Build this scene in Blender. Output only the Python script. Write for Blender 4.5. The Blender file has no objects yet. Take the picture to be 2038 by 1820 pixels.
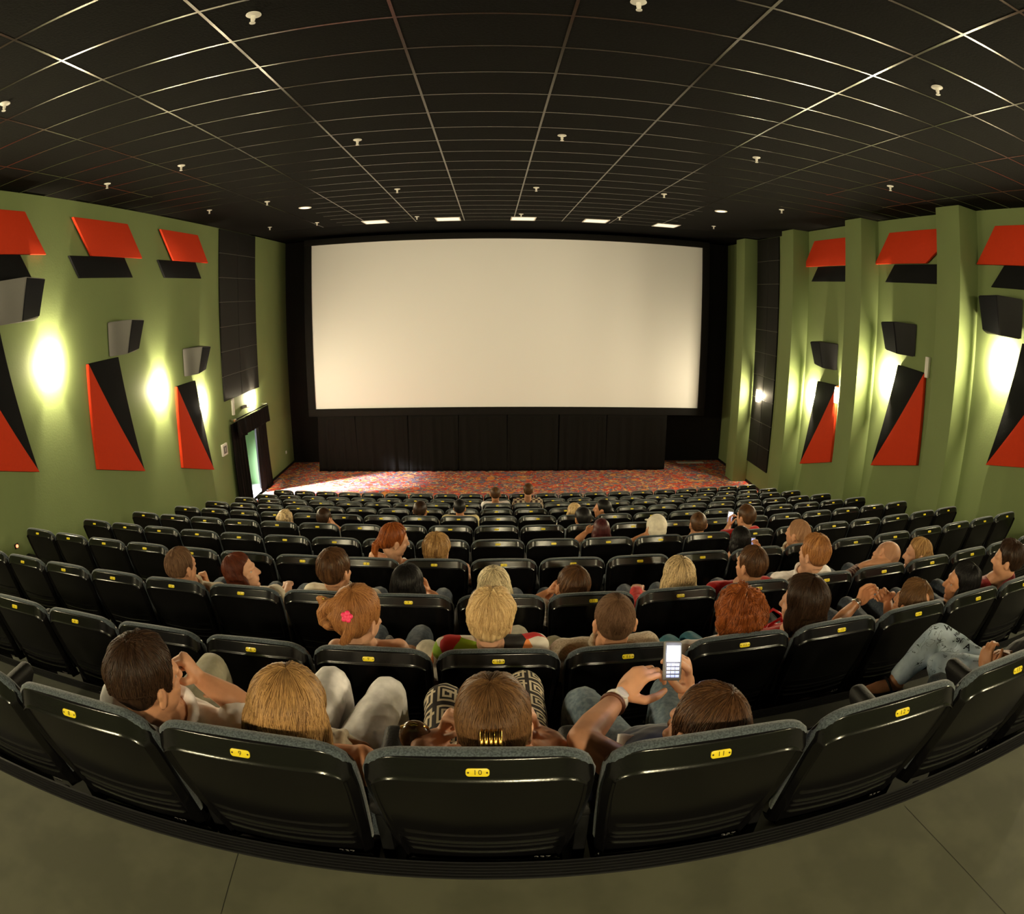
import bpy, bmesh, math, random
import numpy as np
from mathutils import Vector, Matrix, Quaternion, noise
from mathutils.bvhtree import BVHTree
random.seed(7)
PI = math.pi
SC = bpy.context.scene
COL = SC.collection
G = 4.93                      # the camera's lens stands this high above the floor before the screen
V = Vector

# ------------------------------------------------------------------ helpers
def link(o, parent=None):
    COL.objects.link(o)
    if parent is not None: o.parent = parent
    return o
def mesh_obj(name, data, mat=None, parent=None):
    if mat is not None and not data.materials: data.materials.append(mat)
    return link(bpy.data.objects.new(name, data), parent)
def empty(name, loc=(0, 0, 0), rz=0.0, parent=None):
    o = bpy.data.objects.new(name, None); o.empty_display_size = .1
    o.location = loc; o.rotation_euler = (0, 0, rz)
    return link(o, parent)
def tag(o, label=None, cat=None, group=None, kind=None):
    if label: o['label'] = label
    if cat: o['category'] = cat
    if group: o['group'] = group
    if kind: o['kind'] = kind
    return o
def struct(o):
    o['kind'] = 'structure'; return o
def from_bm(bm, name='m', smooth=True, ang=None):
    me = bpy.data.meshes.new(name)
    bm.normal_update(); bm.to_mesh(me); bm.free()
    if smooth:
        me.polygons.foreach_set('use_smooth', [True] * len(me.polygons))
        if ang is not None: me.set_sharp_from_angle(angle=ang)
    return me
def from_py(verts, faces, name='m', smooth=True, ang=None):
    me = bpy.data.meshes.new(name); me.from_pydata([tuple(v) for v in verts], [], faces); me.update()
    if smooth:
        me.polygons.foreach_set('use_smooth', [True] * len(me.polygons))
        if ang is not None: me.set_sharp_from_angle(angle=ang)
    return me
def box(bm, lo, hi, bev=0.0, seg=2, M=None):
    r = bmesh.ops.create_cube(bm, size=1.0)
    vs = r['verts']
    for v in vs:
        v.co = V([lo[i] + (v.co[i] + .5) * (hi[i] - lo[i]) for i in range(3)])
    if bev > 0:
        es = list({e for v in vs for e in v.link_edges})
        rr = bmesh.ops.bevel(bm, geom=es, offset=bev, segments=seg, affect='EDGES', profile=.5)
        vs = list({v for f in rr['faces'] for v in f.verts} | {v for v in vs if v.is_valid})
    if M is not None:
        for v in vs: v.co = M @ v.co
    return vs
def tube(bm, pts, rad, n=8, caps=True):
    pts = [V(p) for p in pts]
    if not hasattr(rad, '__len__'): rad = [rad] * len(pts)
    rings = []; up = None
    for i, p in enumerate(pts):
        t = (pts[min(i + 1, len(pts) - 1)] - pts[max(i - 1, 0)]).normalized()
        if up is None:
            up = t.orthogonal().normalized()
        else:
            up = (up - t * up.dot(t))
            up = up.normalized() if up.length > 1e-6 else t.orthogonal().normalized()
        b = t.cross(up)
        rings.append([bm.verts.new(p + (up * math.cos(2 * PI * k / n) + b * math.sin(2 * PI * k / n)) * rad[i]) for k in range(n)])
    for a, b in zip(rings, rings[1:]):
        for k in range(n):
            bm.faces.new((a[k], a[(k + 1) % n], b[(k + 1) % n], b[k]))
    if caps:
        bm.faces.new(rings[0][::-1]); bm.faces.new(rings[-1])
def lathe(bm, prof, n=20, M=None):
    rings = []
    for r, z in prof:
        ring = []
        for k in range(n):
            a = 2 * PI * k / n
            p = V((r * math.cos(a), r * math.sin(a), z))
            ring.append(bm.verts.new(M @ p if M is not None else p))
        rings.append(ring)
    for a, b in zip(rings, rings[1:]):
        for k in range(n):
            bm.faces.new((a[k], a[(k + 1) % n], b[(k + 1) % n], b[k]))
    bm.faces.new(rings[0][::-1]); bm.faces.new(rings[-1])
def prism(bm, pts, axis, a, b, bev=0.0):
    """extrude a polygon along one axis from a to b; pts are in the other two axes"""
    def P(q, t):
        return V((t, q[0], q[1])) if axis == 0 else V((q[0], t, q[1])) if axis == 1 else V((q[0], q[1], t))
    A = [bm.verts.new(P(q, a)) for q in pts]; B = [bm.verts.new(P(q, b)) for q in pts]
    n = len(pts)
    fs = [bm.faces.new(A), bm.faces.new(B[::-1])]
    for i in range(n): fs.append(bm.faces.new((A[i], B[i], B[(i + 1) % n], A[(i + 1) % n])))
    bmesh.ops.recalc_face_normals(bm, faces=fs)
    if bev > 0:
        es = list({e for f in fs for e in f.edges})
        bmesh.ops.bevel(bm, geom=es, offset=bev, segments=2, affect='EDGES', profile=.5)

# ------------------------------------------------------------------ materials
def mat(name):
    m = bpy.data.materials.new(name); m.use_nodes = True
    return m, m.node_tree.nodes, m.node_tree.links, m.node_tree.nodes['Principled BSDF']
def plain(name, col, rough=.6, spec=.4, metal=0.0, bump=0.0, bscale=60.0, var=0.0, vscale=8.0, coat=0.0):
    m, N, L, B = mat(name)
    B.inputs['Base Color'].default_value = (*col, 1); B.inputs['Roughness'].default_value = rough
    B.inputs['Specular IOR Level'].default_value = spec; B.inputs['Metallic'].default_value = metal
    B.inputs['Coat Weight'].default_value = coat
    tc = N.new('ShaderNodeTexCoord')
    if var > 0:
        nz = N.new('ShaderNodeTexNoise'); nz.inputs['Scale'].default_value = vscale; nz.inputs['Detail'].default_value = 4
        mr = N.new('ShaderNodeMapRange'); mr.inputs['To Min'].default_value = 1 - var; mr.inputs['To Max'].default_value = 1 + var
        mx = N.new('ShaderNodeVectorMath'); mx.operation = 'SCALE'; mx.inputs[0].default_value = col
        L.new(tc.outputs['Object'], nz.inputs['Vector']); L.new(nz.outputs['Fac'], mr.inputs['Value'])
        L.new(mr.outputs['Result'], mx.inputs['Scale']); L.new(mx.outputs['Vector'], B.inputs['Base Color'])
    if bump > 0:
        nz = N.new('ShaderNodeTexNoise'); nz.inputs['Scale'].default_value = bscale; nz.inputs['Detail'].default_value = 3
        bp = N.new('ShaderNodeBump'); bp.inputs['Strength'].default_value = bump; bp.inputs['Distance'].default_value = .01
        L.new(tc.outputs['Object'], nz.inputs['Vector']); L.new(nz.outputs['Fac'], bp.inputs['Height']); L.new(bp.outputs['Normal'], B.inputs['Normal'])
    return m
def glow(name, col, strength):
    m, N, L, B = mat(name)
    B.inputs['Base Color'].default_value = (.8, .8, .8, 1)
    B.inputs['Emission Color'].default_value = (*col, 1); B.inputs['Emission Strength'].default_value = strength
    m.cycles.emission_sampling = 'NONE'
    return m
def ramp(N, stops, interp='LINEAR'):
    r = N.new('ShaderNodeValToRGB'); r.color_ramp.interpolation = interp
    e = r.color_ramp.elements
    while len(e) < len(stops): e.new(.5)
    for k, (p, c) in enumerate(stops):
        e[k].position = p; e[k].color = (*c, 1)
    return r

M = {}
M['green'] = plain('green_paint', (.19, .245, .098), .75, .25, bump=.12, bscale=35, var=.10, vscale=1.3)
M['black_wall'] = plain('black_cloth', (.010, .0095, .009), .9, .1, bump=.2, bscale=90, var=.2, vscale=5)
M['black_panel'] = plain('black_acoustic', (.0055, .006, .007), .75, .14, bump=.35, bscale=140)
M['black_tile'] = plain('black_foam', (.008, .0075, .007), .6, .22, bump=.3, bscale=120)
M['seam'] = plain('seam_tape', (.09, .085, .075), .5, .4)
M['red'] = plain('red_fabric', (.62, .040, .006), .75, .25, bump=.35, bscale=160, var=.06, vscale=20)
M['screen'] = plain('screen_vinyl', (.86, .86, .85), .85, .1, bump=.02, bscale=300)
M['curtain'] = plain('black_drape', (.0075, .007, .0065), .9, .08, bump=.2, bscale=120)
M['tbar'] = plain('ceiling_track', (.10, .092, .078), .22, .7, metal=.85)
M['white'] = plain('white_plastic', (.78, .76, .70), .45, .4)
M['chrome'] = plain('bright_metal', (.75, .72, .66), .25, .5, metal=1)
M['speaker_front'] = plain('speaker_cloth', (.006, .0065, .009), .8, .12, bump=.4, bscale=250)
M['speaker_side'] = plain('speaker_case', (.17, .165, .155), .55, .4)
M['speaker_dark'] = plain('speaker_case_black', (.007, .007, .008), .5, .3)
M['shell'] = plain('black_moulded_plastic', (.0044, .0042, .0044), .19, .5, bump=.03, bscale=220)
M['arm_vinyl'] = plain('armrest_vinyl', (.014, .0135, .012), .62, .3, bump=.15, bscale=150)
M['metal_black'] = plain('black_metal', (.007, .007, .007), .4, .4)
M['rubber'] = plain('black_rubber', (.006, .006, .006), .5, .25)
M['plate'] = plain('yellow_plate', (.83, .66, .02), .32, .5, coat=.3)
M['ink'] = plain('plate_ink', (.10, .075, .01), .6, .2)
M['screw'] = plain('plate_screw', (.08, .05, .02), .4, .5, metal=.7)
M['light_green'] = plain('corridor_green', (.34, .58, .28), .8, .2)
M['corr_floor'] = plain('corridor_floor', (.7, .7, .72), .6, .3)
M['orange_wood'] = plain('door_edge_wood', (.55, .30, .14), .5, .4)
M['ceil_soffit'] = plain('black_soffit', (.006, .006, .006), .95, .05)
M['shade'] = glow('lit_frosted_glass', (1, .90, .66), 7.0)
M['bulb'] = glow('lit_bulb', (1, .88, .62), 30.0)
M['vent_glow'] = glow('lit_ceiling_lens', (1, .88, .66), .75)
M['disc_glow'] = glow('lit_downlight_lens', (1, .86, .62), 1.2)
M['red_glow'] = glow('red_step_lamp', (1, .18, .06), 3.0)
M['phone_glow'] = glow('phone_screen', (.62, .72, 1.0), 3.2)
M['phone_glow2'] = glow('phone_screen_small', (.22, .36, .95), .9)

def fabric_mat(name, c1, c2, scale=90, rough=.9):
    m, N, L, B = mat(name)
    tc = N.new('ShaderNodeTexCoord'); nz = N.new('ShaderNodeTexNoise'); nz.inputs['Scale'].default_value = scale; nz.inputs['Detail'].default_value = 3
    r = ramp(N, [(.40, c1), (.62, c2)])
    L.new(tc.outputs['Object'], nz.inputs['Vector']); L.new(nz.outputs['Fac'], r.inputs['Fac']); L.new(r.outputs['Color'], B.inputs['Base Color'])
    bp = N.new('ShaderNodeBump'); bp.inputs['Strength'].default_value = .3; bp.inputs['Distance'].default_value = .004
    L.new(nz.outputs['Fac'], bp.inputs['Height']); L.new(bp.outputs['Normal'], B.inputs['Normal'])
    B.inputs['Roughness'].default_value = rough; B.inputs['Specular IOR Level'].default_value = .2
    B.inputs['Sheen Weight'].default_value = .25
    return m
M['seat_fabric'] = fabric_mat('blue_grey_seat_fabric', (.036, .046, .053), (.085, .104, .116), 230)
M['tread'] = fabric_mat('dark_tread_vinyl', (.040, .041, .026), (.055, .056, .036), 8, .75)
M['vinyl'] = fabric_mat('olive_vinyl_floor', (.062, .062, .033), (.082, .081, .045), 6, .75)
def ceil_mat():
    m, N, L, B = mat('black_ceiling_tile')
    tc = N.new('ShaderNodeTexCoord'); nz = N.new('ShaderNodeTexNoise'); nz.inputs['Scale'].default_value = 45; nz.inputs['Detail'].default_value = 6
    r = ramp(N, [(.35, (.0026, .0023, .0020)), (.7, (.0056, .0049, .0043))])
    L.new(tc.outputs['Object'], nz.inputs['Vector']); L.new(nz.outputs['Fac'], r.inputs['Fac']); L.new(r.outputs['Color'], B.inputs['Base Color'])
    bp = N.new('ShaderNodeBump'); bp.inputs['Strength'].default_value = .5; bp.inputs['Distance'].default_value = .01
    L.new(nz.outputs['Fac'], bp.inputs['Height']); L.new(bp.outputs['Normal'], B.inputs['Normal'])
    B.inputs['Roughness'].default_value = .9; B.inputs['Specular IOR Level'].default_value = .08
    return m
M['ceil'] = ceil_mat()
def carpet_mat():
    m, N, L, B = mat('patterned_carpet')
    tc = N.new('ShaderNodeTexCoord')
    def layer(scale, dist, seed, sx, sy):
        mp = N.new('ShaderNodeMapping'); mp.inputs['Location'].default_value = (seed, seed * .7, 0); mp.inputs['Scale'].default_value = (sx, sy, 1)
        nz = N.new('ShaderNodeTexNoise'); nz.inputs['Scale'].default_value = scale; nz.inputs['Detail'].default_value = 2; nz.inputs['Distortion'].default_value = dist
        L.new(tc.outputs['Object'], mp.inputs['Vector']); L.new(mp.outputs['Vector'], nz.inputs['Vector'])
        return nz.outputs['Fac']
    base = ramp(N, [(0, (.52, .055, .035)), (.40, (.40, .07, .05)), (.46, (.14, .16, .22)), (.55, (.20, .07, .06)), (.61, (.66, .25, .07))], 'CONSTANT')
    L.new(layer(2.5, 1.8, 3.1, 1, 1.6), base.inputs['Fac'])
    over = ramp(N, [(0, (0, 0, 0)), (.585, (0, 0, 0)), (.60, (1, 1, 1)), (.66, (1, 1, 1)), (.675, (0, 0, 0))])
    L.new(layer(3.6, 2.5, 9.4, 1, 1.9), over.inputs['Fac'])
    mx = N.new('ShaderNodeMix'); mx.data_type = 'RGBA'
    mx.inputs['B'].default_value = (.80, .56, .24, 1)
    L.new(over.outputs['Color'], mx.inputs['Factor']); L.new(base.outputs['Color'], mx.inputs['A'])
    ov2 = ramp(N, [(0, (0, 0, 0)), (.60, (0, 0, 0)), (.615, (1, 1, 1)), (.69, (1, 1, 1)), (.70, (0, 0, 0))])
    L.new(layer(3.2, 2.2, 21.7, 1.2, 2), ov2.inputs['Fac'])
    mx2 = N.new('ShaderNodeMix'); mx2.data_type = 'RGBA'; mx2.inputs['B'].default_value = (.80, .12, .04, 1)
    L.new(ov2.outputs['Color'], mx2.inputs['Factor']); L.new(mx.outputs['Result'], mx2.inputs['A'])
    L.new(mx2.outputs['Result'], B.inputs['Base Color'])
    B.inputs['Roughness'].default_value = .95; B.inputs['Specular IOR Level'].default_value = .1
    return m
M['carpet'] = carpet_mat()

# ------------------------------------------------------------------ room
XL, XR, XP = -6.38, 7.40, 6.95       # left wall, right wall, front of the piers
YB, YF, YS = -2.6, 18.1, 17.08       # rear wall, wall behind the screen, screen
H = 2.05 + G
ROW_Y = [.9064, 2.005, 2.9892, 4.1091, 5.1898, 6.3131, 7.4665, 8.5521, 9.7395, 10.8166, 11.8574]
ROW_Z = [-.9022, -1.3629, -1.6328, -1.9192, -2.2112, -2.5086, -2.8229, -3.112, -3.4347, -3.7258, -3.9673]
ROW_N0 = [8, 5, 3] + [1] * 8
ROW_X0 = [4.1419, 2.6308, 1.6135, .6075, .5745, .5731, .6033, .5891, .614, .6329, .6074]
PITCH, CURV, PLATE = .5223, .0112, .92
def seat_xy(i, num):
    x = ROW_X0[i] + PITCH * (num - ROW_N0[i] - 10)
    return x, ROW_Y[i] + CURV * x * x, math.atan(2 * CURV * x)
FLOOR_Z = [z - PLATE + G for z in ROW_Z]
TIER = [-1.34 + G] + FLOOR_Z[:-1] + [0.0]     # TIER[i] lies behind row i+1

def curve_y(y0, x): return y0 + CURV * x * x
def build_floor():
    # one stepped floor: a tread behind every row, ending in a riser under the seats of that row
    bm = bmesh.new(); xs = np.linspace(XL - .02, XR + .02, 25)
    edges = [ROW_Y[i] + .062 for i in range(11)]
    def strip(y0s, z0, y1s, z1):
        a = [bm.verts.new((x, y, z0)) for x, y in zip(xs, y0s)]; b = [bm.verts.new((x, y, z1)) for x, y in zip(xs, y1s)]
        for k in range(len(xs) - 1): bm.faces.new((a[k], a[k + 1], b[k + 1], b[k]))
    prev = [YB] * len(xs)
    for i in range(11):
        cur = [curve_y(edges[i], x) for x in xs]
        strip(prev, TIER[i], cur, TIER[i]); strip(cur, TIER[i], cur, FLOOR_Z[i]); prev = cur
    cur = [curve_y(12.75, x) for x in xs]
    strip(prev, FLOOR_Z[10], cur, FLOOR_Z[10]); strip(cur, FLOOR_Z[10], cur, 0.0)
    me = from_bm(bm, 'floor', smooth=False); me.materials.append(M['vinyl']); me.materials.append(M['tread'])
    for p in me.polygons: p.material_index = 0 if p.center.z > TIER[0] - .001 else 1
    o = mesh_obj('floor', me); struct(o)
    bm = bmesh.new(); a = [bm.verts.new((x, curve_y(12.75, x), 0)) for x in xs]; b = [bm.verts.new((x, YF, 0)) for x in xs]
    for k in range(len(xs) - 1): bm.faces.new((a[k], a[k + 1], b[k + 1], b[k]))
    struct(mesh_obj('floor_carpet', from_bm(bm, 'floor_carpet', False), M['carpet']))
    # joint lines of the vinyl sheets on the rear landing
    for k, (p, q) in enumerate((((1.2229, .9133), (1.3277, .2516)), ((-.7007, .9586), (-.6847, .6976)))):
        d = V((q[0] - p[0], q[1] - p[1], 0)); q2 = V((p[0], p[1], 0)) + d * (3.2 / d.length); w = d.orthogonal().normalized() * .0012
        P0 = V((p[0], p[1], TIER[0] + .0006)); P1 = V((q2.x, q2.y, TIER[0] + .0006))
        w.z = 0
        struct(mesh_obj('trim_%d' % (k + 31), from_py([P0 - w, P0 + w, P1 + w, P1 - w], [(0, 1, 2, 3)], 'joint', False), M['rubber']))
    # ribbed black nosing along every tread edge
    for i in range(11):
        bm = bmesh.new(); prof = []
        y = -.055
        for k in range(5):
            prof += [(y, .001), (y + .002, .005), (y + .008, .005), (y + .0095, .001)]; y += .0105
        prof += [(.004, .004), (.006, -.03)]
        rings = []
        xs2 = np.linspace(XL, XR, 60)
        for x in xs2: rings.append([bm.verts.new((x, curve_y(edges[i], x) + p[0], TIER[i] + p[1])) for p in prof])
        for a, b in zip(rings, rings[1:]):
            for k in range(len(prof) - 1): bm.faces.new((a[k], b[k], b[k + 1], a[k + 1]))
        struct(mesh_obj('trim_%d' % (i + 1), from_bm(bm, 'nosing', False), M['rubber']))
build_floor()

def quad_wall(name, quads, m):
    vs, fs = [], []
    for q in quads:
        fs.append(tuple(range(len(vs), len(vs) + len(q)))); vs += q
    return struct(mesh_obj(name, from_py(vs, fs, name, False), m))
DY0, DY1, DZ = 13.75, 15.35, 2.16        # the doorway in the left wall
def wx(X, y0, y1, z0, z1): return [(X, y0, z0), (X, y1, z0), (X, y1, z1), (X, y0, z1)]
quad_wall('wall_left', [wx(XL, YB, DY0, -.1, H), wx(XL, DY1, YF, -.1, H), wx(XL, DY0, DY1, DZ, H)], M['green'])
quad_wall('wall_right', [wx(XR, YB, YF, -.1, H)], M['green'])
quad_wall('wall_front', [[(XL, YF, -.1), (XR, YF, -.1), (XR, YF, H), (XL, YF, H)]], M['black_wall'])
quad_wall('wall_back', [[(XL, YB, 3), (XR, YB, 3), (XR, YB, H), (XL, YB, H)]], M['green'])
for k in range(-3, 4):                     # piers along the right wall
    y = 6.975 + 2.92 * k
    bm = bmesh.new(); box(bm, (XP, y, -.05), (XR + .02, y + .60, H - .001), .012)
    o = mesh_obj('wall_pier', from_bm(bm, 'wall_pier', True, .5), M['green']); struct(o)
# baseboards before the screen
for nm, lo, hi in (('baseboard_left', (XL, DY1 + .3, 0), (XL + .02, YF, .07)), ('baseboard_right', (XR - .02, 12.7, 0), (XR, YF, .07))):
    bm = bmesh.new(); box(bm, lo, hi, .004); struct(mesh_obj(nm, from_bm(bm, nm), M['rubber']))
# ceiling
YC = 15.08
quad_wall('ceiling', [[(XL, YB, H), (XR, YB, H), (XR, YC, H), (XL, YC, H)]], M['ceil'])
bm = bmesh.new(); box(bm, (XL, YC, H + .02), (XR, YF, H + .06)); box(bm, (XL, YC, H - .002), (XR, YC + .02, H + .05))
struct(mesh_obj('ceiling_soffit', from_bm(bm, 's', False), M['ceil_soffit']))
def ceiling_grid():
    bm = bmesh.new()
    x0, y0, s, t = -.068, 2.642, 1.2, .587
    xs = [x0 + s * (k - .5) for k in range(-4, 7)]
    ys = [y0 + t * k for k in range(-7, 22)]
    for x in xs:
        if XL < x < XR:
            y1 = YC - .02 if -4.4 < x < 4.6 else 8.6
            box(bm, (x - .012, YB, H - .004), (x + .012, y1, H + .01))
    for y in ys:
        if y > YC - .05: continue
        a, b = (XL, XR) if y < 10.6 else (-3.75, 4.35)
        box(bm, (a, y - .011, H - .0035), (b, y + .011, H + .01))
    return from_bm(bm, 'ceiling_grid', False)
g = mesh_obj('ceiling_track_grid', ceiling_grid(), M['tbar'], bpy.data.objects['ceiling'])

# the lit lenses near the screen
for k, x in enumerate((-3.13, -1.345, .47, 2.24, 4.035)):
    t = tag(empty('ceiling_light', (x + .29, 14.72, H)), ['square lit ceiling panel nearest the doorway wall', 'square lit ceiling panel second from the doorway wall', 'square lit ceiling panel above the middle of the screen', 'square lit ceiling panel second from the pier wall', 'square lit ceiling panel nearest the pier wall'][k], 'light', 'square ceiling lights before the screen')
    bm = bmesh.new()
    for lo, hi in (((-.30, -.30, -.012), (.30, -.27, 0)), ((-.30, .27, -.012), (.30, .30, 0)), ((-.30, -.27, -.012), (-.27, .27, 0)), ((.27, -.27, -.012), (.30, .27, 0))): box(bm, lo, hi, .002)
    mesh_obj('frame', from_bm(bm, 'frame'), M['white'], t)
    bm = bmesh.new(); box(bm, (-.27, -.27, -.006), (.27, .27, -.002))
    mesh_obj('diffuser', from_bm(bm, 'd', False), M['vent_glow'], t)
for k, (x, y) in enumerate(((-3.735, 11.76), (4.63, 11.70))):
    t = tag(empty('downlight', (x, y, H)), ['round white downlight in the ceiling, doorway side', 'round white downlight in the ceiling, pier side'][k], 'light', 'round ceiling downlights')
    bm = bmesh.new(); lathe(bm, [(.13, 0), (.135, -.006), (.125, -.014), (.10, -.012)], 28); mesh_obj('ring', from_bm(bm, 'r', True, .6), M['white'], t)
    bm = bmesh.new(); lathe(bm, [(.098, -.011), (.095, -.0135), (.02, -.015)], 28); mesh_obj('lens', from_bm(bm, 'r', True, .6), M['disc_glow'], t)
# sprinklers
SP = [(-1.56, 3.46), (.91, 3.5), (-3.98, 3.49), (3.46, 3.58), (-1.61, 7.07), (.82, 7.07), (-4.04, 7.06), (3.35, 7.13), (-5.34, 7.08), (5.56, 7.08), (-1.65, 10.52), (.77, 10.57), (3.05, 10.49), (-4.13, 10.62), (-5.38, 10.65), (5.48, 10.57), (-1.74, 14.13), (2.94, 13.84), (-4.16, 14.09), (-5.38, 14.06), (5.35, 14.02), (.67, 13.93)]
bm = bmesh.new(); lathe(bm, [(.052, 0), (.054, -.006), (.045, -.012), (.022, -.014)], 24); SP_A = from_bm(bm, 'esc', True, .6)
bm = bmesh.new(); lathe(bm, [(.016, -.012), (.016, -.05), (.011, -.055), (.009, -.066), (.021, -.068), (.021, -.074), (.004, -.076)], 16); SP_B = from_bm(bm, 'body', True, .6)
rows_w = {3: 'nearest the rear landing', 7: 'second from the rear', 10: 'third from the rear', 14: 'nearest the screen', 13: 'nearest the screen'}
cnt = {}
for (x, y) in SP:
    cnt.setdefault(round(y / 3.5), []).append(x)
ordn = ['first', 'second', 'third', 'fourth', 'fifth', 'sixth', 'seventh', 'eighth', 'ninth', 'tenth', 'eleventh', 'twelfth', 'thirteenth', 'fourteenth', 'fifteenth', 'sixteenth', 'seventeenth', 'eighteenth', 'nineteenth', 'twentieth', 'twenty-first']
for (x, y) in SP:
    r = round(y / 3.5); k = sorted(cnt[r]).index(x)
    t = tag(empty('sprinkler', (x, y, H)), 'white ceiling sprinkler, %s from the doorway wall, in the line %s' % (ordn[k], {1: 'nearest the rear', 2: 'second from the rear', 3: 'third from the rear', 4: 'nearest the screen'}[r]), 'sprinkler', 'ceiling sprinklers')
    mesh_obj('escutcheon', SP_A, M['white'], t); mesh_obj('sprinkler_head', SP_B, M['white'], t)

# ------------------------------------------------------------------ screen
SX0, SX1, SZ0, SZ1 = -5.20, 6.15, -3.03 + G, 1.79 + G
scr = tag(empty('cinema_screen', (.47, YS, SZ0)), 'wide blank white cinema screen in a black border', 'screen')
def rel(o, t):
    o.location = -V(t.location); o.parent = t; return o
bm = bmesh.new(); box(bm, (SX0, YS - .01, SZ0), (SX1, YS + .01, SZ1))
rel(mesh_obj('projection_surface', from_bm(bm, 'ps', False), M['screen']), scr)
bm = bmesh.new(); W_ = .22
for lo, hi in (((SX0 - W_, YS - .06, SZ0 - W_), (SX1 + W_, YS + .05, SZ0)), ((SX0 - W_, YS - .06, SZ1), (SX1 + W_, YS + .05, SZ1 + .18)), ((SX0 - W_, YS - .06, SZ0), (SX0, YS + .05, SZ1)), ((SX1, YS - .06, SZ0), (SX1 + W_, YS + .05, SZ1))): box(bm, lo, hi, .01)
rel(mesh_obj('frame', from_bm(bm, 'fr', True, .5), M['black_wall']), scr)
# pleated skirt, six separate drops
def drape(bm, x0, x1, y, z0, z1, n, amp, ax=0, seed=0, flare=0.0):
    rs = random.Random(seed); ph = [rs.uniform(0, 6) for _ in range(3)]
    nz = 14; grid = []
    for j in range(nz + 1):
        v = j / nz; row = []
        for i in range(n + 1):
            u = i / n
            d = amp * (math.sin(u * 23 + ph[0] + .5 * v) * .6 + math.sin(u * 51 + ph[1]) * .25 + math.sin(u * 9 + ph[2] + v) * .4) * (.35 + .65 * (1 - v))
            xx = x0 + (x1 - x0) * u + flare * (1 - v) * (u - .5) * 2
            p = (xx, y - abs(d) * 1.3, z0 + (z1 - z0) * v) if ax == 0 else (y + abs(d) * 1.3, xx, z0 + (z1 - z0) * v)
            row.append(bm.verts.new(p))
        grid.append(row)
    for j in range(nz):
        for i in range(n): bm.faces.new((grid[j][i], grid[j][i + 1], grid[j + 1][i + 1], grid[j + 1][i]))
def solid(me, t, mt, name, parent=None):
    o = mesh_obj(name, me, mt, parent); md = o.modifiers.new('s', 'SOLIDIFY'); md.thickness = t; md.offset = 0; return o
xs = [-5.15, -4.0, -2.42, -.95, .45, 1.95, 3.35, 5.20]
dn = ['under the doorway-side corner of the screen', 'second from the doorway side, below the screen', 'third from the doorway side, below the screen', 'fourth from the doorway side, below the screen middle', 'third from the pier side, below the screen', 'second from the pier side, below the screen', 'under the pier-side end of the screen']
for k in range(7):
    bm = bmesh.new(); drape(bm, xs[k] + .01, xs[k + 1] - .01, YS - .03, .008, SZ0 - .2, 36, .05, 0, k, .06 if k == 0 else .01)
    o = solid(from_bm(bm, 'drop'), .008, M['curtain'], 'skirt_curtain'); tag(o, 'black skirt curtain drop ' + dn[k], 'curtain', 'black skirt curtains below the screen')
# low step and paper at the dark end of the stage
bm = bmesh.new(); box(bm, (5.85, 17.72, .0), (6.75, 17.92, .012), .003)
tag(mesh_obj('paper_sheet', from_bm(bm, 'p'), M['white']), 'pale flat sheet on the carpet in the dark corner past the screen', 'paper')

# ------------------------------------------------------------------ wall panels
def wall_prism(name, pts, xw, d0, d1, mt, parent=None, bev=.008):
    bm = bmesh.new(); prism(bm, [(y, z + G) for y, z in pts], 0, xw + d0, xw + d1, bev)
    return mesh_obj(name, from_bm(bm, name, True, .5), mt, parent)
PN = ['nearest the rear', 'second from the rear', 'farthest from the rear']
for side, xw, sg in (('doorway', XL, 1), ('pier', XR, -1)):
    for k in range(3):
        if side == 'doorway':
            y0 = 4.96 + 2.78 * k if k else 4.62
            y0 = [4.62, 7.44, 10.28][k]
            red = [(y0, 1.77), (y0 + 1.63, 1.77), (y0 + 2.17, 1.17), (y0 + .55, 1.17)]
            y1 = y0 - .03
            blk = [(y1, 1.17), (y1 + 1.63, 1.17), (y1 + 1.92, .82), (y1 + .29, .82)]
        else:
            y0 = [6.94, 9.93, 12.93][k]
            red = [(y0, 1.18), (y0 - 1.62, 1.18), (y0 - 1.08, 1.78), (y0 - .52, 1.78)]
            y1 = y0 - .32
            blk = [(y1, .83), (y1 - 1.30, .83), (y1 - 1.30, 1.17), (y1 - .31, 1.17)]
            if k == 0: red = [(y0, 1.17), (y0 - 1.6, 1.17), (y0 - 2.1, 1.77), (y0 - .47, 1.77)]
            else:
                ye = [0, 7.58, 10.42][k]
                red = [(y0, 1.18), (ye + (.72 if k == 1 else .02), 1.18), (ye + .02, 1.62 if k == 1 else 1.18), (ye + .02, 1.78), (y0 - .52, 1.78)]
                if k == 2: red = [(y0, 1.18), (ye + .02, 1.18), (ye + .02, 1.78), (y0 - .52, 1.78)]
                blk = [(y1, .83), (ye + .02, .83), (ye + .02, 1.17), (y1 - .31, 1.17)]
        o = wall_prism('wall_baffle', red, xw, sg * .03, sg * .085, M['red']); tag(o, 'slanted red fabric panel high on the %s wall, %s' % (side, PN[k]), 'wall panel', 'slanted red panels')
        o = wall_prism('wall_baffle', blk, xw, sg * .005, sg * .05, M['black_panel']); tag(o, 'slanted black panel under the red one, %s wall, %s' % (side, PN[k]), 'wall panel', 'slanted black panels')
LOWL = [[(4.86, .32), (5.72, .30), (6.27, -1.84), (4.80, -1.40)], [(7.82, -.54), (8.74, -.54), (9.22, -2.67), (7.77, -2.23)], [(10.80, -1.37), (11.66, -1.37), (12.15, -3.48), (10.70, -3.03)]]
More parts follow.
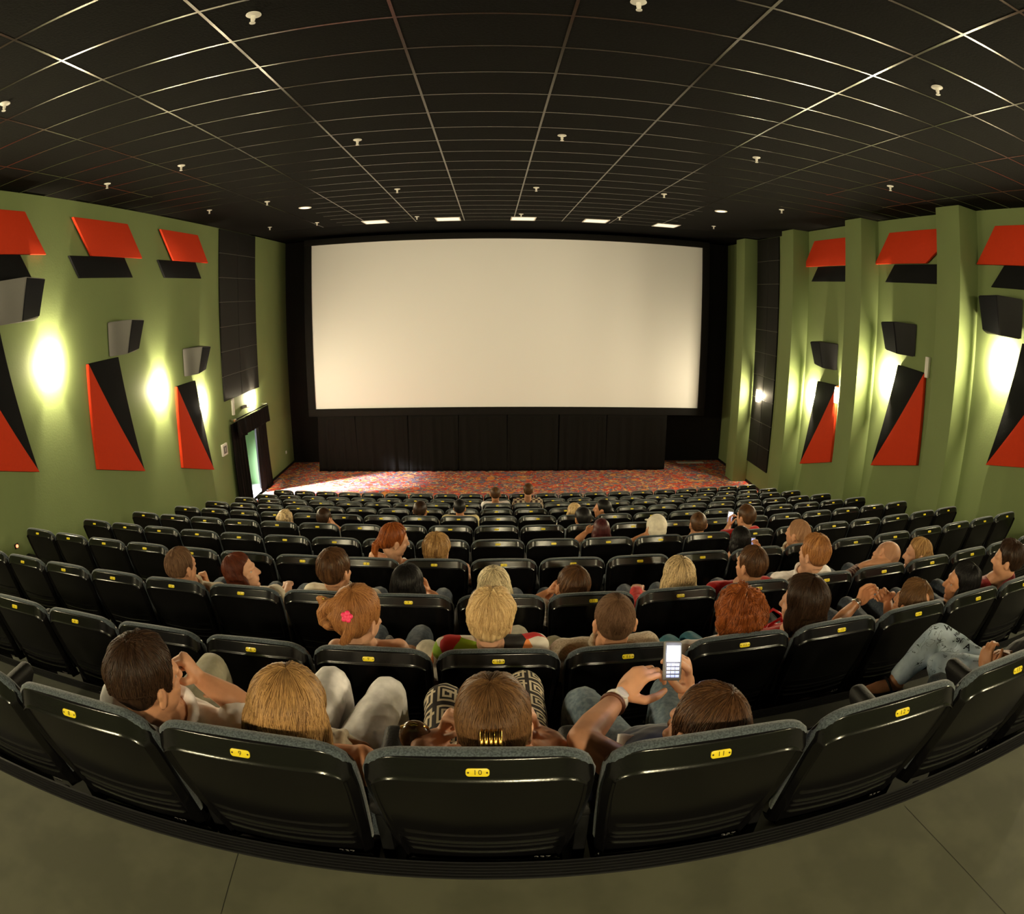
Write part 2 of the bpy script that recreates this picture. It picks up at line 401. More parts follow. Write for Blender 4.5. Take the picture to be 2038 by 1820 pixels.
LOWR = [[(6.35, -1.84), (5.86, .06), (4.95, .02), (4.85, -1.5)], [(9.58, -2.74), (9.05, -.69), (8.22, -.73), (8.13, -2.34)], [(12.53, -3.52), (12.08, -1.45), (11.20, -1.42), (11.14, -3.10)]]
for side, xw, sg, LST in (('doorway', XL, 1, LOWL), ('pier', XR, -1, LOWR)):
    for k, q in enumerate(LST):
        c = V((xw, sum(a[0] for a in q) / 4, min(a[1] for a in q) + G))
        t = tag(empty('acoustic_baffle', c), 'tall tapering red and black wall panel, %s wall, %s' % (side, PN[k]), 'wall panel', 'tall two-colour wall panels')
        if side == 'doorway': rt, bt = [q[0], q[2], q[3]], [q[0], q[1], q[2]]
        else: rt, bt = [q[0], q[2], q[3]], [q[0], q[1], q[2]]
        rel(wall_prism('red_triangle', rt, xw, sg * .005, sg * .075, M['red']), t)
        rel(wall_prism('black_triangle', bt, xw, sg * .005, sg * .06, M['black_panel']), t)
# columns of black foam tiles
def tile_column(xw, sg, y0, y1, z0, z1, nrow, nm):
    t = tag(empty('acoustic_cladding', (xw, (y0 + y1) / 2, z0 + G)), nm, 'panel')
    bm = bmesh.new(); ym = y0 + (y1 - y0) * .47
    for a, b in ((y0, ym), (ym, y1)):
        for k in range(nrow):
            za = z0 + (z1 - z0) * k / nrow; zb = z0 + (z1 - z0) * (k + 1) / nrow
            lo = (min(xw + sg * .004, xw + sg * .045), a + .006, za + G + .006); hi = (max(xw + sg * .004, xw + sg * .045), b - .006, zb + G - .006)
            box(bm, lo, hi, .006, 1)
    rel(mesh_obj('foam_tiles', from_bm(bm, 'tiles', True, .5), M['black_tile']), t)
    bm = bmesh.new()
    for k in range(1, nrow):
        za = z0 + (z1 - z0) * k / nrow + G
        box(bm, (min(xw, xw + sg * .04), y0, za - .006), (max(xw, xw + sg * .04), y1, za + .006))
    rel(mesh_obj('joint_strip', from_bm(bm, 'joints', False), M['seam']), t)
tile_column(XL, 1, 13.15, 15.45, -2.10, 2.04, 7, 'tall black tiled cladding above the curtained doorway')
tile_column(XR, -1, 14.38, 15.78, -4.3, 2.04, 10, 'tall black tiled cladding between two green piers')

# ------------------------------------------------------------------ loudspeakers
def speaker(xw, sg, y, z, lab, dark):
    t = tag(empty('wall_speaker', (xw, y, z + G)), lab, 'speaker', 'surround loudspeakers')
    # wedge: the grille is tipped down and turned toward the screen
    w, h = .80, .58
    yb, yf = (-w / 2, w / 2)
    A = [(.02, yb, -h / 2), (.02, yf, -h / 2), (.02, yf, h / 2), (.02, yb, h / 2)]
    Bk = [(.16, yb + .30, -h / 2), (.10, yf - .02, -h / 2 + .02), (.30, yf - .06, h / 2), (.30, yb + .30, h / 2)]
    Bk = [(.20, yb + .34, -h / 2 + .0), (.16, yf - .02, -h / 2 + .04), (.34, yf - .06, h / 2 - .03), (.36, yb + .30, h / 2)]
    vs = [V((sg * a[0], a[1], a[2])) for a in A + Bk]
    fs = [(0, 3, 2, 1), (0, 1, 5, 4), (1, 2, 6, 5), (2, 3, 7, 6), (3, 0, 4, 7), (4, 5, 6, 7)]
    bm = bmesh.new(); bv = [bm.verts.new(v) for v in vs]
    for f in fs: bm.faces.new([bv[k] for k in f])
    bmesh.ops.recalc_face_normals(bm, faces=bm.faces)
    bmesh.ops.bevel(bm, geom=list(bm.edges), offset=.012, segments=2, affect='EDGES')
    mesh_obj('cabinet', from_bm(bm, 'cab', True, .5), M['speaker_dark'] if dark else M['speaker_side'], t)
    c = sum((vs[k] for k in (4, 5, 6, 7)), V()) / 4; n = (vs[5] - vs[4]).cross(vs[7] - vs[4]).normalized()
    if n.x * sg < 0: n = -n
    bm = bmesh.new(); f4 = [c + (vs[k] - c) * .955 for k in (4, 5, 6, 7)]
    a = [bm.verts.new(p + n * .0) for p in f4]; b = [bm.verts.new(c + (p - c) * .985 + n * .012) for p in f4]
    bm.faces.new(b)
    for k in range(4): bm.faces.new((a[k], a[(k + 1) % 4], b[(k + 1) % 4], b[k]))
    bmesh.ops.recalc_face_normals(bm, faces=bm.faces)
    mesh_obj('grille', from_bm(bm, 'gr', True, .5), M['speaker_front'], t)
    bm = bmesh.new(); tube(bm, [(sg * .0, 0, .02), (sg * .06, 0, .0)], .03, 10); mesh_obj('bracket', from_bm(bm, 'br'), M['metal_black'], t)
for k, (y, z) in enumerate(((6.15, .53), (8.90, -.22), (11.62, -.94))): speaker(XL, 1, y, z, 'grey wedge loudspeaker on the doorway wall, ' + PN[k], False)
for k, (y, z) in enumerate(((6.30, .40), (8.98, -.20), (11.72, -.82))): speaker(XR, -1, y, z, 'dark wedge loudspeaker on the pier wall, ' + PN[k], True)

# ------------------------------------------------------------------ sconces
LAMP = (1.0, .83, .545)
def sconce(xw, sg, y, z, lab, power, small=False):
    t = tag(empty('wall_sconce', (xw, y, z + G)), lab, 'lamp', 'wall sconces')
    hh = .17
    bm = bmesh.new(); box(bm, (min(0, sg * .012), -.05, -.11), (max(0, sg * .012), .05, .11), .004); mesh_obj('back_plate', from_bm(bm, 'bp'), M['white'], t)
    bm = bmesh.new(); n = 18; rings = []
    for zz, rr in ((-hh, .100), (-hh * .5, .108), (0, .110), (hh * .5, .108), (hh, .100)):
        rings.append([bm.verts.new((sg * (.012 + rr * math.sin(a)), rr * math.cos(a) * 1.05, zz)) for a in np.linspace(.58, PI - .58, n)])
    for a, b in zip(rings, rings[1:]):
        for k in range(n - 1): bm.faces.new((a[k], a[k + 1], b[k + 1], b[k]))
    solid(from_bm(bm, 'sh'), .005, M['shade'], 'shade', t)
    bm = bmesh.new(); tube(bm, [(sg * .058, 0, -.05), (sg * .058, 0, .05)], .011, 8); b = mesh_obj('bulb', from_bm(bm, 'b'), M['bulb'], t); b.visible_shadow = True
    bm = bmesh.new(); tube(bm, [(sg * .01, 0, -.062), (sg * .058, 0, -.062), (sg * .058, 0, -.052)], .012, 8); mesh_obj('lamp_holder', from_bm(bm, 'b'), M['white'], t)
    ld = bpy.data.lights.new('sconce_light', 'POINT'); ld.energy = power; ld.color = LAMP; ld.shadow_soft_size = .03
    lo = link(bpy.data.objects.new('sconce_light', ld), t); lo.location = (sg * .082, 0, 0)
    # the frosted front throws its own light into the room
    la = bpy.data.lights.new('shade_light', 'AREA'); la.shape = 'RECTANGLE'; la.size = .16; la.size_y = .30; la.energy = power * SHADE_SHARE; la.color = LAMP
    lo = link(bpy.data.objects.new('shade_light', la), t); lo.location = (sg * .135, 0, 0); lo.rotation_euler = (PI / 2, 0, -sg * PI / 2)
    return t
PW = 620.0; SHADE_SHARE = .20
SL = [(6.90, -.43, 'beside the loudspeaker nearest the rear, doorway wall'), (10.20, -1.34, 'between the second and third tall panels, doorway wall'), (11.95, -1.95, 'partly behind the third tall panel, doorway wall'), (14.93, -2.32, 'above the curtained doorway')]
SR = [(6.27, -.30, 'under the loudspeaker nearest the rear, pier wall'), (9.36, -1.00, 'beside the second tall panel, pier wall'), (12.34, -1.84, 'beside the third tall panel near the black cladding, pier wall'), (11.16, -1.62, 'peeping past the pier edge at the third tall panel'), (15.30, -2.33, 'on the black cladding between two piers')]
for y, z, l in SL: sconce(XL, 1, y, z, 'glaring white sconce ' + l, PW * (.75 if y > 14 else 1))
for y, z, l in SR: sconce(XR, -1, y, z, 'glaring white sconce ' + l, PW * (.5 if abs(y - 11.16) < .1 else .75 if y > 15 else 1))
for y, z in ((3.9, .40), (.6, 1.0)):  # side wall sconce lines carried on out of view, added as fill
    sconce(XL, 1, y, z, 'white sconce on the doorway wall beside the rear seat rows', PW * .8)
    sconce(XR, -1, y - .4, z, 'white sconce on the pier wall beside the rear seat rows', PW * .8)
# unseen lamps added on the rear wall behind the landing, as general fill
for x in (-3.2, .6, 4.4):
    t = sconce(0, 1, 0, 0, 'white sconce on the rear wall behind the landing', PW * .85)
    t.location = (x, YB, 1.0 + G); t.rotation_euler = (0, 0, PI / 2)

# ------------------------------------------------------------------ doorway
bm = bmesh.new()
cx0, cx1, cy0, cy1, ch = XL - 4.6, XL - .0, 12.2, 15.75, 3.4
quad_wall('wall_corridor', [[(cx0, cy1, 0), (cx1, cy1, 0), (cx1, cy1, ch), (cx0, cy1, ch)], [(cx0, cy0, 0), (cx0, cy1, 0), (cx0, cy1, ch), (cx0, cy0, ch)], [(cx0, cy0, 0), (cx1, cy0, 0), (cx1, cy0, ch), (cx0, cy0, ch)]], M['light_green'])
quad_wall('ceiling_corridor', [[(cx0, cy0, ch), (cx1, cy0, ch), (cx1, cy1, ch), (cx0, cy1, ch)]], M['white'])
quad_wall('floor_corridor', [[(cx0, cy0, 0.0), (cx1 + .1, cy0, 0.0), (cx1 + .1, cy1, 0.0), (cx0, cy1, 0.0)]], M['corr_floor'])
bm = bmesh.new()
for lo, hi in (((XL - .14, DY0, 0), (XL + .01, DY0 + .06, DZ)), ((XL - .14, DY1 - .06, 0), (XL + .01, DY1, DZ)), ((XL - .14, DY0, DZ - .06), (XL + .01, DY1, DZ))): box(bm, lo, hi, .004)
struct(mesh_obj('trim_21', from_bm(bm, 'jamb'), M['metal_black']))
# door leaf standing open into the corridor
t = tag(empty('door_1', (XL - .1, DY0 + .07, 0)), 'open dark door leaf with a wooden edge in the doorway', 'door'); struct(t)
bm = bmesh.new(); box(bm, (-.95, .0, .01), (0, .045, DZ - .08), .004); mesh_obj('door_leaf', from_bm(bm, 'dl'), M['metal_black'], t)
bm = bmesh.new(); box(bm, (-.004, .004, .02), (.006, .041, DZ - .1), .001); mesh_obj('door_edge', from_bm(bm, 'de'), M['orange_wood'], t)
bm = bmesh.new(); box(bm, (-.09, .045, .98), (-.05, .055, 1.16), .003); tube(bm, [(-.07, .05, 1.06), (-.07, .09, 1.06), (-.18, .095, 1.06)], .009, 8); mesh_obj('door_handle', from_bm(bm, 'dh'), M['chrome'], t)
ld = bpy.data.lights.new('corridor_light', 'AREA'); ld.shape = 'DISK'; ld.size = .35; ld.energy = 380.0; ld.color = (.90, .92, 1.0); ld.spread = math.radians(38)
lo = link(bpy.data.objects.new('corridor_light', ld)); lo.location = (XL - 2.9, 13.15, 3.2)
lo.rotation_euler = (V((XL + 1.2, 14.95, 0)) - V(lo.location)).to_track_quat('-Z', 'Y').to_euler()
t = tag(empty('corridor_lamp', (XL - 2.9, 13.15, ch)), 'round white ceiling lamp in the corridor past the doorway', 'lamp')
bm = bmesh.new(); lathe(bm, [(.20, 0), (.22, -.03), (.19, -.07), (.176, -.07), (.176, -.02)], 24); mesh_obj('housing', from_bm(bm, 'h', True, .6), M['white'], t)
# curtains
for k, (a, b) in enumerate(((13.32, 14.12), (14.98, 15.70))):
    bm = bmesh.new(); drape(bm, a, b, XL + .05, .01, 2.24, 30, .07, 1, 20 + k, .05)
    tag(solid(from_bm(bm, 'dc'), .006, M['curtain'], 'door_curtain'), ['black door curtain hanging on the rear-facing side of the doorway', 'black door curtain hanging on the screen side of the doorway'][k], 'curtain', 'black door curtains')
bm = bmesh.new(); drape(bm, 13.45, 15.68, XL + .17, 1.86, 2.30, 60, .05, 1, 31, 0)
tag(solid(from_bm(bm, 'val'), .006, M['curtain'], 'curtain_valance'), 'short black gathered valance over the doorway', 'curtain')
t = tag(empty('curtain_rod', (XL, 14.5, 2.33)), 'dark curtain rod with end brackets over the doorway', 'rod')
bm = bmesh.new(); tube(bm, [(.15, -1.12, 0), (.15, 1.22, 0)], .018, 10); mesh_obj('rod', from_bm(bm, 'r'), M['metal_black'], t)
for s in (-1.05, 1.15):
    bm = bmesh.new(); box(bm, (0, s - .02, -.03), (.17, s + .02, .03), .004); mesh_obj('bracket', from_bm(bm, 'r'), M['chrome'], t)
bm = bmesh.new(); lathe(bm, [(.004, -.03), (.026, -.02), (.03, 0), (.026, .02), (.004, .03)], 14, Matrix.Translation((.15, -1.13, 0)) @ Matrix.Rotation(PI / 2, 4, 'X')); mesh_obj('finial', from_bm(bm, 'r'), M['orange_wood'], t)
# small fittings
def fitting(name, xw, sg, y, z, sy, sz, dx, mt, lab, cat):
    t = tag(empty(name, (xw, y, z + G)), lab, cat)
    bm = bmesh.new(); box(bm, (min(0, sg * dx), -sy / 2, -sz / 2), (max(0, sg * dx), sy / 2, sz / 2), min(.008, dx * .3)); mesh_obj('housing', from_bm(bm, 'h'), mt, t)
    return t
t = fitting('control_box', XL, 1, 12.90, -3.20, .28, .28, .05, M['white'], 'small white control box on the wall before the doorway', 'box')
bm = bmesh.new(); box(bm, (.05, -.09, -.09), (.054, .09, .09), .002); mesh_obj('front_panel', from_bm(bm, 'h'), M['speaker_side'], t)
bm = bmesh.new(); box(bm, (.054, -.012, -.05), (.058, .012, .05), .001); mesh_obj('switch', from_bm(bm, 'h'), M['white'], t)
t = fitting('emergency_spotlight', XL, 1, 13.62, -2.30, .08, .42, .06, M['white'], 'slim white emergency light over the curtain rod', 'light')
t = fitting('emergency_spotlight', XR, -1, 8.18, -.62, .10, .36, .06, M['white'], 'slim white emergency light above the second tall panel, pier wall', 'light')
t = fitting('wall_socket', XL, 1, 17.36, -4.41, .09, .09, .02, M['white'], 'tiny white socket low on the wall beside the screen', 'socket')
t = fitting('door_closer', XL, 1, 14.28, -2.42, .26, .07, .08, M['speaker_side'], 'grey door closer on the wall over the doorway', 'closer')
bm = bmesh.new(); tube(bm, [(.05, 0, -.03), (.13, .2, -.05)], .010, 8); mesh_obj('arm', from_bm(bm, 'h'), M['chrome'], t)
t = fitting('tieback_hook', XL, 1, 13.62, -2.86, .03, .30, .07, M['orange_wood'], 'orange-lit curtain tieback rod at the doorway edge', 'hook')
for xw, sg, y, z, l in ((XL, 1, 5.49, -2.64, 'small red step lamp low on the doorway wall'), (XR, -1, 5.15, -2.50, 'small red step lamp low on the pier wall')):
    t = fitting('step_lamp', xw, sg, y, z, .08, .07, .02, M['metal_black'], l, 'lamp')
    bm = bmesh.new(); lathe(bm, [(.024, 0), (.022, .012), (.01, .018)], 14, Matrix.Rotation(sg * PI / 2, 4, 'Y') @ Matrix.Translation((0, 0, .02))); mesh_obj('lens', from_bm(bm, 'h'), M['red_glow'], t)
# ------------------------------------------------------------------ cinema seats
LEAN = math.radians(14)
DN = V((0, math.sin(LEAN), -math.cos(LEAN))); NR = V((0, -math.cos(LEAN), -math.sin(LEAN)))
BL = .53; HW = .250; RC = .085
def hw(w):
    return HW * (1 if w < .14 else 1 - .13 * ((w - .14) / (BL - .14)) ** 1.3)
def top_drop(u):
    a = abs(u) * HW; d = .010 * u * u
    if a > HW - RC: d += RC * .85 * (1 - math.sqrt(max(0, 1 - ((a - (HW - RC)) / RC) ** 2)))
    return d
def sm(t): t = max(0, min(1, t)); return t * t * (3 - 2 * t)
def seat_pt(x, w, d): return V((x, 0, PLATE)) + DN * (w - .0225) + NR * (d + .005)
def shell_mesh():
    nu = 76; vs, fs = [], []
    taus = [q / BL for q in list(np.linspace(0, .030, 9)) + list(np.linspace(.033, .078, 24)) + list(np.linspace(.085, .330, 22)) + list(np.linspace(.334, .488, 72)) + list(np.linspace(.492, BL, 9))]; nw = len(taus) - 1
    us = [math.sin(PI / 2 * t) * .75 + t * .25 for t in np.linspace(-1, 1, nu + 1)]
    for j in range(nw + 1):
        for u in us:
            wt = top_drop(u); w = wt + (BL - wt) * taus[j]
            x = hw(w) * u
            ds, dt, db = hw(w) * (1 - abs(u)), w - wt, BL - w
            D = .010 * (1 - u * u) + .006 * math.sin(PI * w / BL)
            D -= max(0, .031 * (1 - dt / .046), .020 * (1 - ds / .020)) + (.02 * (1 - db / .02) ** 2 if db < .02 else 0)
            mm = min(dt / .046, ds / .020)
            D += -.010 * sm((mm - 1.06) / .16) + .0030 * math.exp(-((mm - 1.0) / .075) ** 2)
            for w0, am in ((.345, .0045), (.390, .0070), (.418, .0055), (.455, .0080)):
                wg = w0 - .014 * u * u
                if abs(u) < .86: D += am * math.exp(-((w - wg) / .0042) ** 2) * sm((.86 - abs(u)) / .08)
            vs.append(seat_pt(x, w, D))
    n = nu + 1
    for j in range(nw):
        for i in range(nu): fs.append((j * n + i, (j + 1) * n + i, (j + 1) * n + i + 1, j * n + i + 1))
    # rolled edge going forward
    loop = [i for i in range(n)] + [j * n + nu for j in range(1, nw + 1)] + [nw * n + i for i in range(nu - 1, -1, -1)] + [j * n for j in range(nw - 1, 0, -1)]
    base = len(vs)
    for k in loop: vs.append(vs[k] - NR * .022)
    L_ = len(loop)
    for k in range(L_): fs.append((loop[k], loop[(k + 1) % L_], base + (k + 1) % L_, base + k))
    return from_py(vs, fs, 'seat_shell')
def outline():
    pts = []
    for u in np.linspace(-1, 1, 33): pts.append((HW * u, top_drop(u)))
    for w in np.linspace(.12, BL - .075, 12): pts.append((hw(w), w))
    for u in np.linspace(.93, -.93, 12): pts.append((hw(BL) * u, BL - .045))
    for w in np.linspace(BL - .075, .12, 12): pts.append((-hw(w), w))
    return pts
def cushion_mesh():
    ol = outline(); vs, fs = [], []
    loops = [(-.024, -.004), (-.029, .003), (-.040, .005), (-.052, .001), (-.060, -.010), (-.066, -.03), (-.064, -.09)]
    for d, e in loops:
        for x, w in ol:
            sx = 1 + e / HW * .8; yw = BL / 2 + (w - BL / 2) * (1 + e / (BL / 2))
            vs.append(seat_pt(x * sx, yw, d))
    n = len(ol)
    for j in range(len(loops) - 1):
        for k in range(n): fs.append((j * n + k, j * n + (k + 1) % n, (j + 1) * n + (k + 1) % n, (j + 1) * n + k))
    fs.append(tuple((len(loops) - 1) * n + k for k in range(n)))
    return from_py(vs, fs, 'seat_cushion', True, 1.0)
def plate_mesh():
    bm = bmesh.new(); q = []
    a, b, c = .0245, .0098, .0070
    for cx, cz, t0 in ((a - c, b - c, 0), (-a + c, b - c, 90), (-a + c, -b + c, 180), (a - c, -b + c, 270)):
        for k in range(6):
            t = math.radians(t0 + 18 * k); q.append((cx + c * math.cos(t), cz + c * math.sin(t)))
    prism(bm, q, 1, 0, .003, .0007); me = from_bm(bm, 'plate', True, .5); return me
PLATE_M = Matrix.Translation(seat_pt(0, .0235, -.0005)) @ Matrix.Rotation(LEAN - math.atan2(.031, .046), 4, 'X')
def pan_mesh(down):
    bm = bmesh.new()
    if down: box(bm, (-.235, .22, .37), (.235, .62, .47), .035, 3)
    else:
        for v in box(bm, (-.235, .185, .40), (.235, .265, .72), .03, 3): v.co.y += (.60 - v.co.z) * .25
    return from_bm(bm, 'pan')
def pan_shell(down):
    bm = bmesh.new()
    if down: box(bm, (-.22, .13, .335), (.22, .58, .40), .025, 2)
    else:
        for v in box(bm, (-.22, .255, .42), (.22, .285, .70), .012, 2): v.co.y += (.60 - v.co.z) * .25
    return from_bm(bm, 'pan_shell')
def arm_pad(s):
    bm = bmesh.new(); x = s * PITCH / 2
    box(bm, (x - .034, .14, .575), (x + .034, .50, .630), .026, 4); return from_bm(bm, 'arm_pad')
def arm_panel(s):
    bm = bmesh.new(); x = s * PITCH / 2
    prism(bm, [(.14, .0), (.40, .0), (.40, .03), (.33, .06), (.36, .45), (.50, .57), (.50, .59), (.14, .59)], 0, x - .018, x + .018, .006); return from_bm(bm, 'arm_panel', True, .5)
def clip_mesh():
    bm = bmesh.new()
    for s in (-1, 1):
        box(bm, (s * .15 - .03, -.002, -.008), (s * .15 + .03, .002, .008), .002)
    return from_bm(bm, 'clip')
ME = dict(shell=shell_mesh(), cushion=cushion_mesh(), plate=plate_mesh(), pan0=pan_mesh(False), pan1=pan_mesh(True), ps0=pan_shell(False), ps1=pan_shell(True), padL=arm_pad(-1), padR=arm_pad(1), panL=arm_panel(-1), panR=arm_panel(1))
bm = bmesh.new(); lathe(bm, [(.0022, 0), (.0022, .0008), (.001, .0012)], 8, Matrix.Rotation(PI / 2, 4, 'X')); ME['screw'] = from_bm(bm, 'screw')
NUMS = {}
def number_mesh(n):
    if n not in NUMS:
        c = bpy.data.curves.new('num', 'FONT'); c.body = str(n); c.size = .0165; c.align_x = 'CENTER'; c.align_y = 'CENTER'; c.extrude = .0003; c.space_character = 1.25
        o = bpy.data.objects.new('tmp_num', c); COL.objects.link(o)
        bpy.context.view_layer.update()
        me = bpy.data.meshes.new_from_object(o.evaluated_get(bpy.context.evaluated_depsgraph_get()))
        bpy.data.objects.remove(o)
        me.transform(Matrix.Rotation(PI / 2, 4, 'X')); NUMS[n] = me
    return NUMS[n]
def code_mesh():
    c = bpy.data.curves.new('code', 'FONT'); c.body = '237'; c.size = .030; c.align_x = 'CENTER'; c.align_y = 'CENTER'; c.extrude = .0003
    o = bpy.data.objects.new('tmp_c', c); COL.objects.link(o); bpy.context.view_layer.update()
    me = bpy.data.meshes.new_from_object(o.evaluated_get(bpy.context.evaluated_depsgraph_get())); bpy.data.objects.remove(o)
    me.transform(Matrix.Rotation(PI / 2, 4, 'X') @ Matrix.Diagonal((1, .8, 1, 1))); return me
CODE = code_mesh()
ORD = ['nearest', 'second', 'third', 'fourth', 'fifth', 'sixth', 'seventh', 'eighth', 'ninth', 'tenth', 'front']
def seat_label(i, num, taken):
    rw = {0: 'in the rearmost row', 10: 'in the front row by the screen'}.get(i, 'in the %s row from the rear' % ORD[i])
    if i <= 2: return '%s black cinema seat with yellow plate %d, %s' % ('occupied' if taken else 'empty', num, rw)
    return '%s black cinema seat, %s from the doorway wall, %s' % ('occupied' if taken else 'empty', ordn[num - 1], rw)
SEATS = {}
def make_seat(i, num, taken):
    x, y, rz = seat_xy(i, num)
    t = tag(empty('cinema_chair', (x, y, FLOOR_Z[i]), rz), seat_label(i, num, taken), 'seat', 'rows of black cinema seats')
    mesh_obj('back_shell', ME['shell'], M['shell'], t); mesh_obj('back_cushion', ME['cushion'], M['seat_fabric'], t)
    p = mesh_obj('number_plate', ME['plate'], M['plate'], t); p.matrix_local = PLATE_M
    p['label'] = 'yellow number plate'
    if i <= 3:
        q = mesh_obj('number', number_mesh(num), M['ink'], p); q.location = (0, -.0004, 0)
        for s in (-1, 1):
            q = mesh_obj('screw', ME['screw'], M['screw'], p); q.location = (s * .0195, 0, 0)
    if i <= 1:
        q = mesh_obj('moulded_mark', CODE, M['speaker_side'], t); q.matrix_local = Matrix.Translation(seat_pt(.155, .487, .012)) @ Matrix.Rotation(LEAN, 4, 'X')
    k = '1' if taken else '0'
    mesh_obj('seat_pan', ME['pan' + k], M['seat_fabric'], t)
    if i <= 4: mesh_obj('seat_pan_shell', ME['ps' + k], M['shell'], t)
    mesh_obj('armrest', ME['padL'], M['arm_vinyl'], t); mesh_obj('leg', ME['panL'], M['metal_black'], t)
    if num == 21:
        mesh_obj('armrest', ME['padR'], M['arm_vinyl'], t); mesh_obj('leg', ME['panR'], M['metal_black'], t)
    SEATS[(i, num)] = t
    return t
RANGE = {0: (6, 14), 1: (3, 17), 2: (2, 19)}
TAKEN = set([(0, 8), (0, 9), (0, 10), (0, 11), (0, 14), (1, 9), (1, 10), (1, 11), (1, 12), (1, 13), (1, 14), (1, 15), (1, 16), (2, 6), (2, 7), (2, 8), (2, 9), (2, 10), (2, 11), (2, 12), (2, 13), (2, 14), (2, 15), (2, 16), (3, 8), (3, 9), (3, 14), (3, 15), (4, 12), (4, 13), (4, 14), (4, 15), (5, 5), (5, 6), (5, 12), (6, 8), (6, 9), (6, 12), (6, 13), (8, 10), (8, 11)])
for i in range(11):
    a, b = RANGE.get(i, (1, 21))
    for num in range(a, b + 1): make_seat(i, num, (i, num) in TAKEN)
# ------------------------------------------------------------------ people
def rotm(yaw, pitch, roll):
    return (Matrix.Rotation(-math.radians(yaw), 3, 'Z') @ Matrix.Rotation(math.radians(pitch), 3, 'X') @ Matrix.Rotation(math.radians(roll), 3, 'Y'))
I3 = Matrix.Identity(3)
_ico = {}
def ell(bm, c, r, R=I3, sub=3):
    if sub not in _ico:
        b = bmesh.new(); bmesh.ops.create_icosphere(b, subdivisions=sub, radius=1)
        b.verts.ensure_lookup_table(); _ico[sub] = ([v.co.copy() for v in b.verts], [[v.index for v in f.verts] for f in b.faces]); b.free()
    vs, fs = _ico[sub]; c = V(c)
    if not hasattr(r, '__len__'): r = (r, r, r)
    nv = [bm.verts.new(c + R @ V((v.x * r[0], v.y * r[1], v.z * r[2]))) for v in vs]
    for f in fs: bm.faces.new([nv[k] for k in f])
def limb(bm, pts, rad, n=14):
    pts = [V(p) for p in pts]
    for k in range(len(pts) - 1):
        if (pts[k + 1] - pts[k]).length > 1e-4: tube(bm, [pts[k], pts[k + 1]], [rad[k], rad[k + 1]], n)
    for p, r in zip(pts, rad): ell(bm, p, r, I3, 2)
def frame_of(t, r):
    t = t.normalized(); f = t.cross(r).normalized(); r = f.cross(t).normalized()
    return Matrix((r, f, t)).transposed()
def remesh(bm, vox, smooth=4, name='m', fac=.5):
    me = bpy.data.meshes.new('tmp'); bm.to_mesh(me); bm.free()
    o = bpy.data.objects.new('tmp', me); COL.objects.link(o)
    md = o.modifiers.new('r', 'REMESH'); md.mode = 'VOXEL'; md.voxel_size = vox; md.adaptivity = 0; md.use_smooth_shade = True
    if smooth:
        s = o.modifiers.new('s', 'SMOOTH'); s.iterations = smooth; s.factor = fac
    bpy.context.view_layer.update()
    out = bpy.data.meshes.new_from_object(o.evaluated_get(bpy.context.evaluated_depsgraph_get()))
    bpy.data.objects.remove(o); bpy.data.meshes.remove(me)
    out.name = name; out.polygons.foreach_set('use_smooth', [True] * len(out.polygons))
    return out
def wrinkle(me, amp, scale, seed=0.0):
    n = len(me.vertices)
    co = np.empty(n * 3); me.vertices.foreach_get('co', co); co = co.reshape(-1, 3)
    no = np.array([v.normal[:] for v in me.vertices])
    d = np.array([noise.fractal(V((c[0] * scale + seed, c[1] * scale, c[2] * scale * .6)), 1.0, 2.0, 3) for c in co])
    co += no * (d * amp)[:, None]
    me.vertices.foreach_set('co', co.ravel()); me.update()

# ---- materials of people
def skin(name, col):
    m, N, L, B = mat(name)
    tc = N.new('ShaderNodeTexCoord'); nz = N.new('ShaderNodeTexNoise'); nz.inputs['Scale'].default_value = 14; nz.inputs['Detail'].default_value = 5
    r = ramp(N, [(.35, tuple(c * .86 for c in col)), (.65, tuple(min(1, c * 1.08) for c in col))])
    L.new(tc.outputs['Object'], nz.inputs['Vector']); L.new(nz.outputs['Fac'], r.inputs['Fac']); L.new(r.outputs['Color'], B.inputs['Base Color'])
    B.inputs['Roughness'].default_value = .5; B.inputs['Specular IOR Level'].default_value = .35
    return m
SK = {'fair': skin('skin_fair', (.64, .345, .21)), 'tan': skin('skin_tan', (.53, .24, .115)), 'mid': skin('skin_mid', (.60, .295, .16)), 'buzz': skin('skin_scalp', (.44, .22, .12))}
def hairmat(name, c1, c2, rough=.42):
    m, N, L, B = mat(name)
    at = N.new('ShaderNodeAttribute'); at.attribute_name = 'hv'
    r = ramp(N, [(.15, c1), (.85, c2)])
    L.new(at.outputs['Fac'], r.inputs['Fac']); L.new(r.outputs['Color'], B.inputs['Base Color'])
    B.inputs['Roughness'].default_value = rough; B.inputs['Specular IOR Level'].default_value = .18
    return m
